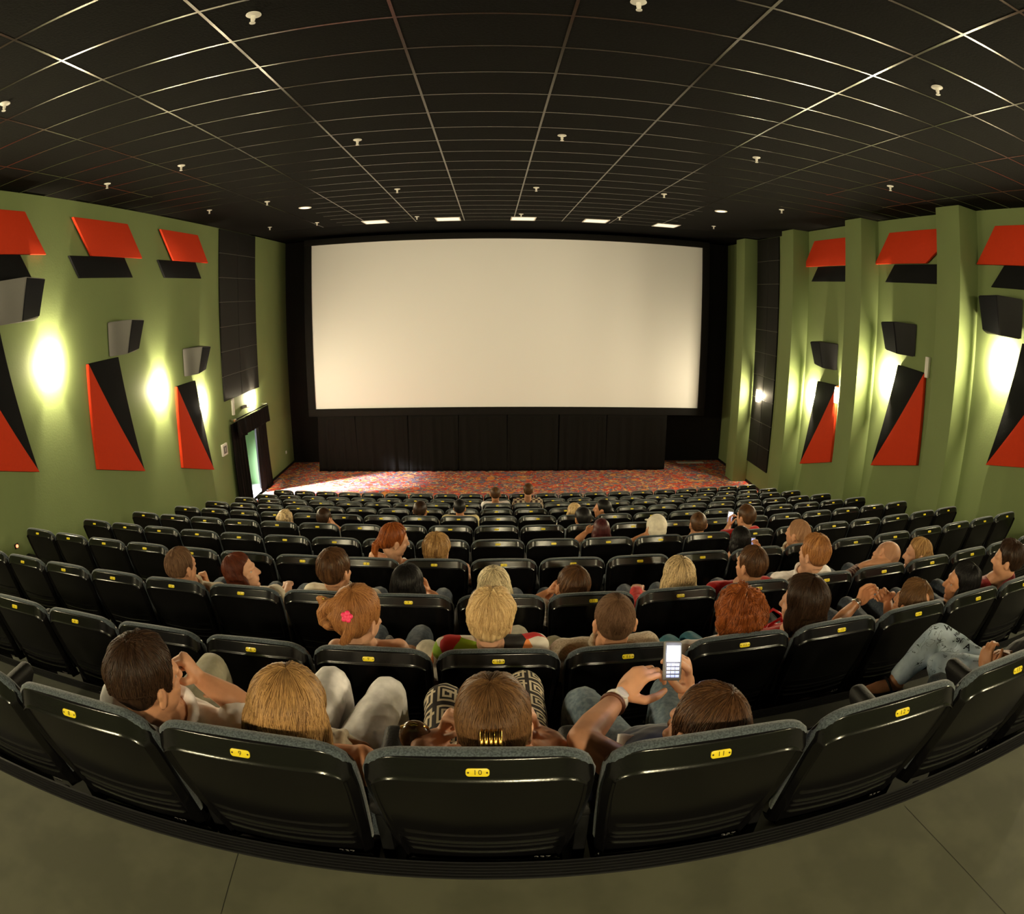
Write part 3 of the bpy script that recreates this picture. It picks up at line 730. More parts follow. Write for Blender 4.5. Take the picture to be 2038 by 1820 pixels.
HM = {
    'dark': hairmat('hair_dark_brown', (.012, .006, .003), (.045, .022, .011)),
    'black': hairmat('hair_black', (.004, .004, .004), (.014, .012, .011)),
    'brown': hairmat('hair_brown', (.030, .013, .006), (.11, .05, .020)),
    'mid': hairmat('hair_mid_brown', (.06, .028, .011), (.17, .085, .033)),
    'honey': hairmat('hair_honey', (.12, .055, .018), (.50, .29, .11)),
    'blond': hairmat('hair_blond', (.34, .20, .075), (.74, .53, .26)),
    'pale': hairmat('hair_pale_blond', (.13, .08, .035), (.90, .76, .46)),
    'streak': hairmat('hair_streaked', (.10, .055, .022), (.80, .60, .32)),
    'red': hairmat('hair_red', (.10, .022, .005), (.36, .10, .022)),
    'ginger': hairmat('hair_ginger', (.17, .062, .018), (.42, .19, .065)),
    'auburn': hairmat('hair_auburn', (.045, .010, .005), (.13, .032, .013)),
    'maroon': hairmat('hair_maroon', (.028, .006, .007), (.075, .018, .018)),
    'buzz': hairmat('hair_buzz', (.085, .042, .020), (.15, .080, .042), .7),
    'bald': hairmat('scalp', (.42, .21, .12), (.50, .26, .15), .5),
    'fairbuzz': hairmat('hair_fair_buzz', (.30, .155, .075), (.40, .22, .115), .6),
}
def cloth(name, c1, c2=None, scale=30):
    return fabric_mat(name, c1, c2 or tuple(min(1, c * 1.15) for c in c1), scale, .9)
CM = {
    'white': cloth('white_cotton', (.82, .79, .76)), 'offwhite': cloth('cream_linen', (.66, .60, .47)), 'beige': cloth('beige_cotton', (.46, .38, .26)),
    'khaki': cloth('khaki_cotton', (.33, .30, .20)), 'red': cloth('red_cotton', (.46, .012, .012)), 'brightred': cloth('bright_red_cotton', (.62, .022, .016)),
    'maroon': cloth('wine_red_cotton', (.22, .012, .014)), 'grey': cloth('dark_grey_cotton', (.045, .05, .055)), 'black': cloth('black_cotton', (.012, .012, .013)),
    'yellow': cloth('pale_yellow_cotton', (.70, .60, .30)), 'blue': cloth('light_blue_cotton', (.36, .44, .52)), 'navy': cloth('navy_cotton', (.022, .03, .06)),
    'denim': cloth('blue_denim', (.12, .17, .22), (.20, .26, .31), 60), 'darkdenim': cloth('dark_denim', (.05, .065, .09), (.09, .11, .14), 60),
    'aqua': cloth('turquoise_cotton', (.06, .22, .30)), 'lace': fabric_mat('beige_textured_weave', (.40, .32, .22), (.58, .48, .36), 130),
}
def pattern_mats():
    m, N, L, B = mat('multicolour_blouse')
    tc = N.new('ShaderNodeTexCoord'); nz = N.new('ShaderNodeTexNoise'); nz.inputs['Scale'].default_value = 7; nz.inputs['Detail'].default_value = 1
    ad = N.new('ShaderNodeMixRGB'); ad.inputs['Fac'].default_value = .12
    vo = N.new('ShaderNodeTexVoronoi'); vo.inputs['Scale'].default_value = 9.5
    L.new(tc.outputs['Object'], nz.inputs['Vector']); L.new(tc.outputs['Object'], ad.inputs['Color1']); L.new(nz.outputs['Color'], ad.inputs['Color2']); L.new(ad.outputs['Color'], vo.inputs['Vector'])
    sp = N.new('ShaderNodeSeparateColor'); L.new(vo.outputs['Color'], sp.inputs['Color'])
    r = ramp(N, [(0, (.75, .70, .60)), (.22, (.30, .52, .03)), (.42, (.78, .26, .07)), (.60, (.20, .46, .56)), (.74, (.85, .80, .68)), (.86, (.55, .03, .03)), (.94, (.02, .02, .02))], 'CONSTANT')
    L.new(sp.outputs['Red'], r.inputs['Fac']); L.new(r.outputs['Color'], B.inputs['Base Color']); B.inputs['Roughness'].default_value = .8
    CM['floral'] = m
    m, N, L, B = mat('checked_shirt')
    tc = N.new('ShaderNodeTexCoord'); ck = N.new('ShaderNodeTexChecker'); ck.inputs['Scale'].default_value = 22
    ck.inputs['Color1'].default_value = (.55, .45, .30, 1); ck.inputs['Color2'].default_value = (.05, .025, .025, 1)
    L.new(tc.outputs['Object'], ck.inputs['Vector']); L.new(ck.outputs['Color'], B.inputs['Base Color']); B.inputs['Roughness'].default_value = .85
    CM['check'] = m
    for nm, key, cs, sc in (('red_striped_shirt', 'stripe', [(0, (.10, .02, .02)), (.3, (.35, .18, .10)), (.45, (.03, .03, .05)), (.7, (.30, .04, .04)), (.85, (.40, .30, .20))], 11), ('white_striped_shirt', 'wstripe', [(0, (.72, .68, .60)), (.62, (.72, .68, .60)), (.66, (.08, .08, .09)), (.9, (.70, .66, .58))], 8)):
        m, N, L, B = mat(nm); tc = N.new('ShaderNodeTexCoord'); wv = N.new('ShaderNodeTexWave'); wv.inputs['Scale'].default_value = sc; wv.inputs['Distortion'].default_value = .8; wv.bands_direction = 'X' if key == 'stripe' else 'Z'
        r = ramp(N, cs, 'CONSTANT'); L.new(tc.outputs['Object'], wv.inputs['Vector']); L.new(wv.outputs['Fac'], r.inputs['Fac']); L.new(r.outputs['Color'], B.inputs['Base Color']); B.inputs['Roughness'].default_value = .85
        CM[key] = m
    # black and cream meander: nested square rings with a gap, in bands
    m, N, L, B = mat('meander_print')
    tc = N.new('ShaderNodeTexCoord'); sx = N.new('ShaderNodeSeparateXYZ'); L.new(tc.outputs['Object'], sx.inputs['Vector'])
    def mth(op, a, b=None):
        n = N.new('ShaderNodeMath'); n.operation = op
        for k, q in enumerate((a, b)):
            if q is None: continue
            if isinstance(q, (int, float)): n.inputs[k].default_value = q
            else: L.new(q, n.inputs[k])
        return n.outputs[0]
    c = .075
    u = mth('SUBTRACT', mth('FRACT', mth('DIVIDE', sx.outputs['X'], c)), .5); v = mth('SUBTRACT', mth('FRACT', mth('DIVIDE', sx.outputs['Y'], c)), .5)
    d = mth('MAXIMUM', mth('ABSOLUTE', u), mth('ABSOLUTE', v))
    ring = mth('GREATER_THAN', mth('FRACT', mth('MULTIPLY', d, 5.0)), .5)
    gap = mth('MULTIPLY', mth('GREATER_THAN', u, .0), mth('LESS_THAN', mth('ABSOLUTE', mth('SUBTRACT', v, .12)), .06))
    f = mth('MAXIMUM', ring, gap)
    r = ramp(N, [(0, (.020, .014, .012)), (.5, (.62, .52, .36))], 'CONSTANT'); L.new(f, r.inputs['Fac']); L.new(r.outputs['Color'], B.inputs['Base Color']); B.inputs['Roughness'].default_value = .85
    CM['meander'] = m
    # washed denim with scribbled ink
    m, N, L, B = mat('scribbled_denim')
    tc = N.new('ShaderNodeTexCoord'); nz = N.new('ShaderNodeTexNoise'); nz.inputs['Scale'].default_value = 9; nz.inputs['Detail'].default_value = 6
    r = ramp(N, [(.3, (.30, .40, .50)), (.7, (.62, .72, .80))]); L.new(tc.outputs['Object'], nz.inputs['Vector']); L.new(nz.outputs['Fac'], r.inputs['Fac'])
    n2 = N.new('ShaderNodeTexNoise'); n2.inputs['Scale'].default_value = 20; n2.inputs['Detail'].default_value = 1; n2.inputs['Distortion'].default_value = 1.5
    r2 = ramp(N, [(.480, (0, 0, 0)), (.495, (1, 1, 1)), (.505, (1, 1, 1)), (.52, (0, 0, 0))]); n3 = N.new('ShaderNodeTexNoise'); n3.inputs['Scale'].default_value = 10
    r3 = ramp(N, [(.50, (0, 0, 0)), (.54, (1, 1, 1))])
    L.new(tc.outputs['Object'], n2.inputs['Vector']); L.new(n2.outputs['Fac'], r2.inputs['Fac']); L.new(tc.outputs['Object'], n3.inputs['Vector']); L.new(n3.outputs['Fac'], r3.inputs['Fac'])
    mm = N.new('ShaderNodeMath'); mm.operation = 'MULTIPLY'; L.new(r2.outputs['Color'], mm.inputs[0]); L.new(r3.outputs['Color'], mm.inputs[1])
    mx = N.new('ShaderNodeMixRGB'); mx.inputs['Color2'].default_value = (.02, .025, .03, 1); L.new(mm.outputs[0], mx.inputs['Fac']); L.new(r.outputs['Color'], mx.inputs['Color1']); L.new(mx.outputs['Color'], B.inputs['Base Color']); B.inputs['Roughness'].default_value = .9
    CM['scribble'] = m
pattern_mats()
M['eye'] = plain('eye_white', (.42, .38, .34), .3, .5); M['iris'] = plain('eye_iris', (.03, .02, .015), .2, .5)
M['lip'] = plain('lip', (.45, .14, .10), .5, .3)

# ---- hands: d = finger direction, n = the way the palm faces
def hand(bm, w, d, n, side, pose='relaxed', s=1.0):
    w, d, n = V(w), V(d).normalized(), V(n).normalized()
    n = (n - d * n.dot(d)).normalized(); x = d.cross(n) * side      # x points to the thumb side
    curls = {'relaxed': (18, 24, 18), 'fist': (78, 88, 55), 'hold': (42, 48, 30), 'flat': (6, 8, 6), 'lace': (30, 55, 30)}[pose]
    K = w + d * .088 * s
    Rm = Matrix((x, n, d)).transposed()
    ell(bm, w + d * .048 * s, (.041 * s, .0155 * s, .054 * s), Rm, 3)
    limb(bm, [w - d * .02 * s, w + d * .03 * s], [.024 * s, .022 * s], 12)
    for k, (off, L_, r) in enumerate(((.029, .074, .0088), (.0095, .083, .0090), (-.0105, .077, .0086), (-.029, .060, .0076))):
        b = w + x * off * s * .8 + d * .035 * s; p0 = K + x * off * s - d * (.004, 0, .003, .012)[k] * s
        dd = (d + x * off * 2.2).normalized(); p = p0; pts = [b, p0]; a = 0
        for j, fr in enumerate((.46, .31, .23)):
            a += math.radians(curls[j] * (1 + .07 * k))
            q = dd * math.cos(a) + n * math.sin(a); p = p + q * L_ * fr * s; pts.append(p.copy())
        limb(bm, pts, [r * 1.15 * s, r * 1.12 * s, r * 1.0 * s, r * .92 * s, r * .75 * s], 10)
    t0 = w + x * .026 * s + d * .018 * s + n * .008 * s
    cl = {'fist': .9, 'hold': .6, 'relaxed': .35, 'flat': .1, 'lace': .5}[pose]
    t1 = t0 + (x * .75 + d * .55 + n * .35).normalized() * .042 * s
    t2 = t1 + (x * (.45 - .6 * cl) + d * .8 + n * (.25 + .5 * cl)).normalized() * .034 * s
    t3 = t2 + (x * (.1 - .7 * cl) + d * .8 + n * (.2 + .6 * cl)).normalized() * .026 * s
    limb(bm, [t0 - x * .01 * s, t1, t2, t3], [.0155 * s, .0125 * s, .0108 * s, .0085 * s], 10)

def pose_of(sp):
    H = V(sp['head']); R = rotm(*sp.get('face', (0, 0, 0))); hs = sp.get('hs', 1.0); bw = sp.get('bw', 1.0)
    yaw, pit, rol = sp.get('face', (0, 0, 0))
    Rn = rotm(yaw * .2, pit * .4, rol * .55)
    N_ = V(sp['neck']) if 'neck' in sp else H + Rn @ V((0, -.020, -.158)) * hs
    if 'neck' not in sp: N_.y = max(N_.y, (.92 - N_.z) * .25 + .075 + .135)
    Pz = .50; hx = sp.get('hipx', N_.x * .45)
    dz = N_.z - Pz; dy = math.sqrt(max(.03, .50 ** 2 - dz * dz - (N_.x - hx) ** 2)); P = V(sp['hip']) if 'hip' in sp else V((hx, min(.42, max(.22, N_.y + dy)), Pz))
    t = (N_ - P).normalized(); tw = math.radians(sp.get('twist', 0)); r0 = V((math.cos(tw), -math.sin(tw), -math.tan(math.radians(sp.get('shr', 0)))))
    F = frame_of(t, r0.normalized()); r, f, t = F.col[0], F.col[1], F.col[2]
    J = dict(H=H, R=R, hs=hs, N=N_, P=P, F=F, t=t, r=r, f=f, bw=bw)
    for s, k in ((-1, 'L'), (1, 'R')):
        sh = N_ - t * .050 + r * (s * .178 * bw); a = sp.get('arms', {}).get(k)
        if a and 's' in a: sh = V(a['s'])
        e = V(a['e']) if a and 'e' in a else sh + r * (s * .055) + V((0, .09, -.265))
        w = V(a['w']) if a and 'w' in a else e + V((-s * .05, .235, .015))
        hd = V(a['d']) if a and 'd' in a else (w - e).normalized() + V((-s * .2, 0, -.15)); n = V(a['n']) if a and 'n' in a else V((0, 0, -1))
        J['arm' + k] = (sh, e, w, hd, n, (a or {}).get('pose', 'relaxed'))
        g = sp.get('legs', {}).get(k, {})
        hj = P + r * (s * .092) + V((0, .02, -.03))
        kn = V(g['k']) if 'k' in g else V((P.x + s * .125, P.y + .44, .50))
        an = V(g['a']) if 'a' in g else V((kn.x, kn.y + .03, .085))
        J['leg' + k] = (hj, kn, an, V(g['t']) if 't' in g else V((0, 1, -.15)))
    return J
def torso(bm, J, i=0.0, low=True, fat=1.0):
    N_, P, F, t, r, f, bw = (J[k] for k in ('N', 'P', 'F', 't', 'r', 'f', 'bw'))
    if low: ell(bm, P, (.168 * fat + i, .118 * fat + i, .115 + i), F)
    ell(bm, P + (N_ - P) * .36, (.148 * bw * fat + i, .105 * fat + i, .15), F)
    ell(bm, N_ - t * .215, (.168 * bw + i, .108 + i, .155 + i), F)
    ell(bm, N_ - t * .105, (.158 * bw + i, .088 + i, .085 + i * .6), F)
    for k in 'LR':
        sh = J['arm' + k][0]; ell(bm, sh, .058 + i, I3); limb(bm, [N_ - t * .06, sh], [.056 + i, .056 + i])
        limb(bm, [N_ - t * .12 - f * .02, sh - t * .05], [.07 + i, .05 + i])
def head_mass(bm, J, detail, ears=True):
    H, R, s = J['H'], J['R'], J['hs']
    E = lambda c, r, RR=I3, sub=4: ell(bm, H + R @ (V(c) * s), tuple(q * s for q in r), R @ RR, sub if detail else 3)
    E((0, -.010, .022), (.0745, .095, .092)); E((0, .030, -.035), (.062, .064, .078)); E((0, .012, -.055), (.055, .058, .055))
    E((0, .068, -.098), (.022, .020, .018), I3, 2); E((0, .068, .022), (.052, .026, .020), I3, 3)
    limb(bm, [H + R @ (V((0, .090, .010)) * s), H + R @ (V((0, .108, -.024)) * s)], [.0085 * s, .0135 * s]); E((0, .094, -.032), (.017, .012, .010), I3, 2)
    E((0, .083, -.060), (.024, .012, .007), I3, 2); E((0, .081, -.070), (.021, .012, .008), I3, 2)
    for q in (-1, 1):
        RE = Matrix.Rotation(q * .45, 3, 'Z') @ Matrix.Rotation(-.18, 3, 'X')
        if ears: E((q * .0765, -.012, -.012), (.0085, .0195, .033), RE, 3); E((q * .083, -.022, .006), (.008, .011, .018), RE, 2)
        else: E((q * .070, -.012, -.012), (.006, .018, .030), RE, 3)
        E((q * .046, .055, -.022), (.020, .018, .016), I3, 2)
    N_ = J['N']; a = H + R @ (V((0, -.022, -.055)) * s)
    limb(bm, [a, a.lerp(N_, .55), N_ - J['t'] * .02], [.056 * s, .053 * s * J['bw'] ** .5, .062 * J['bw'] ** .5])
def arm_mass(bm, J, k, detail, i=0.0, upto='hand'):
    sh, e, w, hd, n, pose = J['arm' + k]; s = -1 if k == 'L' else 1
    if upto == 'short':
        q = sh.lerp(e, .58); limb(bm, [sh, sh.lerp(e, .3), q], [.056 + i, .056 + i, .058 + i]); return
    if upto == 'cap': ell(bm, sh, .062 + i); limb(bm, [sh, sh.lerp(e, .15)], [.058 + i, .058 + i]); return
    bw = J['bw'] ** .5
    if upto == 'long': limb(bm, [sh, sh.lerp(e, .5), e, e.lerp(w, .5), e.lerp(w, .92)], [.055 + i, .052 + i, .045 + i, .042 + i, .036 + i]); return
    limb(bm, [sh, sh.lerp(e, .35), sh.lerp(e, .7), e, e.lerp(w, .3), e.lerp(w, .7), w], [.052 * bw, .050 * bw, .043 * bw, .037 * bw, .041 * bw, .033 * bw, .0255 * bw])
    hand(bm, w, hd, n, s, pose, J['hs'] * (.98 if bw >= 1 else .92))
def leg_mass(bm, J, k, i=0.0, foot=True, cut=1.0):
    hj, kn, an, toe = J['leg' + k]
    limb(bm, [hj, hj.lerp(kn, .45), kn], [.092 + i, .078 + i, .057 + i])
    limb(bm, [kn, kn.lerp(an, .35), kn.lerp(an, .75 * cut), kn.lerp(an, cut)], [.057 + i, .057 + i, .040 + i * 1.3, .034 + i * 1.6])
    if foot:
        toe = toe.normalized(); limb(bm, [an, an + V((0, 0, -.03)) - toe * .03], [.034, .034]); limb(bm, [an - toe * .02 + V((0, 0, -.025)), an + toe * .10 + V((0, 0, -.045)), an + toe * .165 + V((0, 0, -.055))], [.034, .030, .020])

# ---- hair
ZB = [(-1, -.062), (-.075, -.060), (-.050, -.050), (-.032, -.018), (-.018, .012), (-.002, .012), (.010, -.012), (.024, -.018), (.032, .02), (.045, .055), (.070, .072), (.12, .080)]
def hairline(y, front=0.0, nape=0.0):
    for (a, b), (c, d) in zip(ZB, ZB[1:]):
        if y <= c:
            z = b + (d - b) * (y - a) / (c - a); break
    else: z = ZB[-1][1]
    if y > .03: z += front
    if y < -.03: z -= nape
    return z
C0, RS = V((0, -.010, .022)), (.0755, .096, .093)
def hair_mesh(J, hr, detail):
    kind = hr['k']; th = hr.get('th', .016); s = J['hs']; fr = hr.get('front', 0); na = hr.get('nape', 0)
    bm = bmesh.new(); bmesh.ops.create_icosphere(bm, subdivisions=6 if detail > 1 else 5 if detail else 4, radius=1)
    spot = hr.get('spot')
    for v in bm.verts:
        d = v.co.normalized(); k = 1 / math.sqrt((d.x / RS[0]) ** 2 + (d.y / RS[1]) ** 2 + (d.z / RS[2]) ** 2)
        p = C0 + d * k; zb = hairline(p.y, fr, na)
        zb += .006 * noise.noise(p * 60 + V((hr.get('seed', 0), 0, 0)))
        m = sm((p.z - zb) / .016 + .5)
        if spot and (p - V(spot[0])).length < spot[1]: m *= sm(((p - V(spot[0])).length / spot[1] - .45) / .4)
        az = math.atan2(d.x, d.y); W = noise.noise(V((az * 5 + hr.get('seed', 0), d.z * 2.2, 1.3)))
        t = th * (.25 + .75 * sm((p.z - zb) / .06)) * (.55 + .6 * max(0, d.z) + .25 * max(0, -d.y)) * (1 + .28 * W)
        if kind == 'curly': t *= 1 + .9 * noise.noise(p * 38 + V((3, hr.get('seed', 0), 0))) + .4 * noise.noise(p * 85)
        if hr.get('flat'): t *= 1
        v.co = C0 + d * (k - .009 + m * (.009 + t))
    drop = []
    if kind in ('bob', 'long', 'mid'):
        L_ = {'bob': .13, 'mid': .16, 'long': hr.get('len', .30)}[kind]
        w = hr.get('w', 1.0)
        ell(bm, (0, -.030, .0), (.090 * w, .080, .085), I3, 4)
        ell(bm, (0, -.042, -.055), (.095 * w, .068, .08), I3, 4)
        if kind != 'bob' or True: ell(bm, (0, -.046, -L_ * .62), (.094 * w, .055, L_ * .45), I3, 4)
        for q in (-1, 1): ell(bm, (q * .070 * w, .002, -.05), (.026, .045, .075), I3, 3)
        if kind == 'long':
            for q in (-1, 0, 1): ell(bm, (q * .055 * w, -.055, -L_ * .8), (.045, .035, L_ * .34), I3, 3)
    if kind in ('bun', 'tail'):
        tz = hr.get('tz', 0); ell(bm, (0, -.085, -.01 + tz if kind == 'tail' else .03), (.052, .045, .05), I3, 3)
    if kind == 'bun':
        tube(bm, [(-.005, -.070, .095), (-.050, -.098, .078), (-.082, -.112, .040), (-.072, -.118, .004), (-.045, -.120, -.008)], [.020, .021, .020, .017, .010], 10); tube(bm, [(.0, -.075, .093), (.042, -.102, .060), (.050, -.112, .015), (.030, -.118, -.030), (.005, -.112, -.058)], [.018, .020, .021, .019, .012], 10); tube(bm, [(-.02, -.10, .05), (-.05, -.112, .03)], [.014, .012], 8)
        for k in range(7): tube(bm, [(-.02, -.10, .03), (-.06 - .008 * k, -.105, .035 + .010 * k), (-.085 - .006 * (k % 3), -.10, .005 + .016 * k)], [.012, .009, .003], 6)
    if kind == 'tail':
        tl = hr.get('tl', .15); tube(bm, [(0, -.105, -.01 + tz), (.0, -.135, -.035 + tz), (0, -.135, -.035 - tl * .5 + tz), (hr.get('tx', 0), -.115, -.04 - tl + tz)], [.020, .028, .025, .010], 12); ell(bm, (0, -.118, -.02 + tz), .026, I3, 3)
    R, H = J['R'], J['H']
    vox = (.0042 if detail > 1 else .006 if detail else .010)
    if kind in ('bob', 'long', 'mid', 'bun', 'tail', 'curly') : me = remesh(bm, vox, 2, 'hair')
    else: me = from_bm(bm, 'hair')
    # streak value and optional strands
    n = len(me.vertices); hv = []
    sd = hr.get('seed', 0); f1 = hr.get('freq', 8)
    def hval(p):
        az = math.atan2(p.x, -(p.y + .055)) if p.z > .06 else math.atan2(p.x, -(p.y + .02))
        q = V((math.cos(az) * f1, math.sin(az) * f1, p.z * 5 + sd))
        return .5 + .55 * noise.noise(q) + .35 * noise.noise(q * 2.3)
    if kind in ('long', 'bob', 'mid', 'tail', 'bun', 'curly') and detail:
        no = [v.normal.copy() for v in me.vertices]
        for v, nn in zip(me.vertices, no):
            if v.co.y < .06: v.co += nn * (hval(v.co) - .5) * .0035
    for v in me.vertices: hv.append(min(1, max(0, hval(v.co) + hr.get('root', 0) * min(0, (.05 - v.co.z) * 8 if v.co.z > .05 else 0))))
    if detail and hr.get('strands', True) and kind not in ('bald',):
        bvh = BVHTree.FromPolygons([v.co for v in me.vertices], [p.vertices[:] for p in me.polygons])
        vs, fs, sv = [], [], []; rnd = random.Random(11 + int(sd)); ns = {1: 260, 2: 900}[detail]
        short = kind not in ('long', 'bob', 'mid', 'curly', 'tail', 'bun')
        wd = .0013 if detail > 1 else .0016
        Lz = {'bob': -.19, 'mid': -.24, 'long': -hr.get('len', .30) * 1.1, 'curly': -.09}.get(kind, -.07)
        for _ in range(ns):
            a = rnd.uniform(0, 2 * PI); t0 = rnd.uniform(0, .8) if not short else rnd.uniform(0, .95); ln = rnd.uniform(.25, .5) if short else rnd.uniform(.6, 1.4)
            wob = rnd.uniform(-1, 1); wf = rnd.uniform(2, 5); val = rnd.uniform(.2, .9); pts = []
            for j in range(13):
                tt = t0 + ln * j / 12
                aa = a + .10 * math.sin(wf * tt + wob * 5) * (1.6 if kind == 'curly' else 1)
                if tt < 1:
                    el = (1 - tt) * PI / 2 + .0; dv = V((math.sin(aa) * math.cos(el), math.cos(aa) * math.cos(el), math.sin(el)))
                    W0 = V((0, -.045, .02)); org = W0 + dv * .5; hit = bvh.ray_cast(org, -dv, .6)
                else:
                    z = .02 + (Lz - .02) * (tt - 1) / .9; dv = V((math.sin(aa), math.cos(aa), 0)); hit = bvh.ray_cast(V((0, -.04, z)) + dv * .5, -dv, .6)
                if hit[0] is None: break
                p, nn = hit[0], hit[1]
                if p.z < hairline(p.y, fr, na) + .004 and (short or p.y > .03): break
                if spot and (p - V(spot[0])).length < spot[1] * .8: break
                if pts and (p - pts[-1]).length > .05: break
                pts.append(p + nn * rnd.uniform(.0004, .0022 if kind != 'curly' else .006))
            if len(pts) < 5: continue
            b0 = len(vs); side = None
            for j, p in enumerate(pts):
                tn = (pts[min(j + 1, len(pts) - 1)] - pts[max(j - 1, 0)]).normalized(); nn = (p - V((0, -.03, p.z * .3))).normalized(); sd_ = tn.cross(nn).normalized()
                ww = wd * (1 - .8 * abs(2 * j / (len(pts) - 1) - 1) ** 3)
                vs += [p - sd_ * ww - nn * .0012, p + sd_ * ww - nn * .0012, p + nn * .0009]; sv += [val] * 3
            for j in range(len(pts) - 1):
                q = b0 + j * 3
                for m in range(3): fs.append((q + m, q + (m + 1) % 3, q + 3 + (m + 1) % 3, q + 3 + m))
        if vs:
            allv = [v.co.copy() for v in me.vertices] + vs; allf = [p.vertices[:] for p in me.polygons] + [tuple(n + k for k in f) for f in fs]
            bpy.data.meshes.remove(me); me = from_py(allv, allf, 'hair'); hv += sv
    at = me.attributes.new('hv', 'FLOAT', 'POINT'); at.data.foreach_set('value', hv)
    me.transform(Matrix.Translation(H) @ R.to_4x4() @ Matrix.Scale(s, 4))
    return me

def rest(me):
    # nothing sinks into the chair back: flesh, cloth and hair rest against the cushion
    n = len(me.vertices); co = np.empty(n * 3); me.vertices.foreach_get('co', co); co = co.reshape(-1, 3)
    lim = (.92 - co[:, 2]) * .25 + .088
    k = (co[:, 2] < .965) & (co[:, 2] > .45) & (np.abs(co[:, 0]) < .27) & (co[:, 1] < lim)
    co[k, 1] = lim[k] + (co[k, 1] - lim[k]) * .04
    me.vertices.foreach_set('co', co.ravel()); me.update()
    return me
def person(sp):
    i, num = sp['seat']; st = SEATS[(i, num)]
    root = tag(empty('person', st.location, st.rotation_euler.z), sp['label'], 'person')
    J = pose_of(sp); det = sp.get('det', 0); vox = {2: .0052, 1: .0075, 0: .011}[det]; sk = SK[sp.get('skin', 'mid')]
    if det == 2 and sp.get('arms'): vox = .0042
    bm = bmesh.new(); head_mass(bm, J, det, sp['hair'] is None or sp['hair']['k'] not in ('bob', 'long', 'mid')); torso(bm, J, -.012)
    for k in 'LR': arm_mass(bm, J, k, det); leg_mass(bm, J, k)
    b = mesh_obj('body', rest(remesh(bm, vox, 3 if det else 2, 'body')), sk, root)
    hr = sp['hair']
    if hr is not None:
        h = mesh_obj('hair', rest(hair_mesh(J, hr, det)), HM[hr['c']], root); h['label'] = hr.get('label', 'hair')
    # face
    if det or abs(sp.get('face', (0,))[0]) > 35:
        for nm, mt, rr, dy in (('eye', 'eye', .0115, .0), ('iris', 'iris', .006, .0072)):
            pass
        for q in (-1, 1):
            bm = bmesh.new(); ell(bm, J['H'] + J['R'] @ (V((q * .031, .0660, .003)) * J['hs']), .0110 * J['hs'], I3, 2); e = mesh_obj('eye', from_bm(bm, 'eye'), M['eye'], root)
            bm = bmesh.new(); ell(bm, J['H'] + J['R'] @ (V((q * .031, .0732, .003)) * J['hs']), .0046 * J['hs'], I3, 2); mesh_obj('iris', from_bm(bm, 'iris'), M['iris'], e)
    # clothes
    tp = sp['top']; bm = bmesh.new(); fat = sp.get('fat', 1.0)
    if tp.get('sl') == 'tank':
        F, N_, t, r, f = J['F'], J['N'], J['t'], J['r'], J['f']
        ell(bm, J['P'], (.172, .122, .118), F); ell(bm, J['P'] + (N_ - J['P']) * .36, (.152 * J['bw'], .108, .15), F); ell(bm, N_ - t * .245, (.168 * J['bw'], .114, .13), F)
        for q in (-1, 1):
            tube(bm, [N_ - t * .2 - f * .085 + r * q * .085, N_ - t * .10 - f * .085 + r * q * .088, N_ - t * .035 - f * .01 + r * q * .092, N_ - t * .09 + f * .075 + r * q * .088, N_ - t * .2 + f * .10 + r * q * .08], [.016] * 5, 8)
    else:
        torso(bm, J, .007, True, fat)
        for k in 'LR':
            if tp.get('sl') != 'none': arm_mass(bm, J, k, det, .009, {'short': 'short', 'long': 'long', 'cap': 'cap'}[tp.get('sl', 'short')])
        if tp.get('collar'):
            ring = [J['N'] + J['t'] * .022 + (J['r'] * math.cos(a) * .068 + J['f'] * math.sin(a) * .068) for a in np.linspace(0, 2 * PI, 17)]
            tube(bm, ring, .014, 8, False)
    me = remesh(bm, max(vox, .0065), 3 if det else 2, 'top'); wrinkle(me, .006 if det else .004, 11, num + i); rest(me)
    c = mesh_obj(tp.get('name', 'shirt'), me, CM[tp['m']], root); c['label'] = tp.get('label', tp['m'] + ' top')
    lg = sp.get('pants', 'darkdenim'); bm = bmesh.new()
    ell(bm, J['P'] + V((0, .02, -.02)), (.178, .128, .115), J['F'])
    for k in 'LR': leg_mass(bm, J, k, .011, False, sp.get('cut', .96))
    me = remesh(bm, max(vox, .0075), 3, 'trousers'); wrinkle(me, .006, 9, num); rest(me)
    c = mesh_obj(sp.get('pname', 'trousers'), me, CM[lg], root); c['label'] = sp.get('plabel', 'trousers')
    sp['root'] = root; sp['J'] = J
    return root
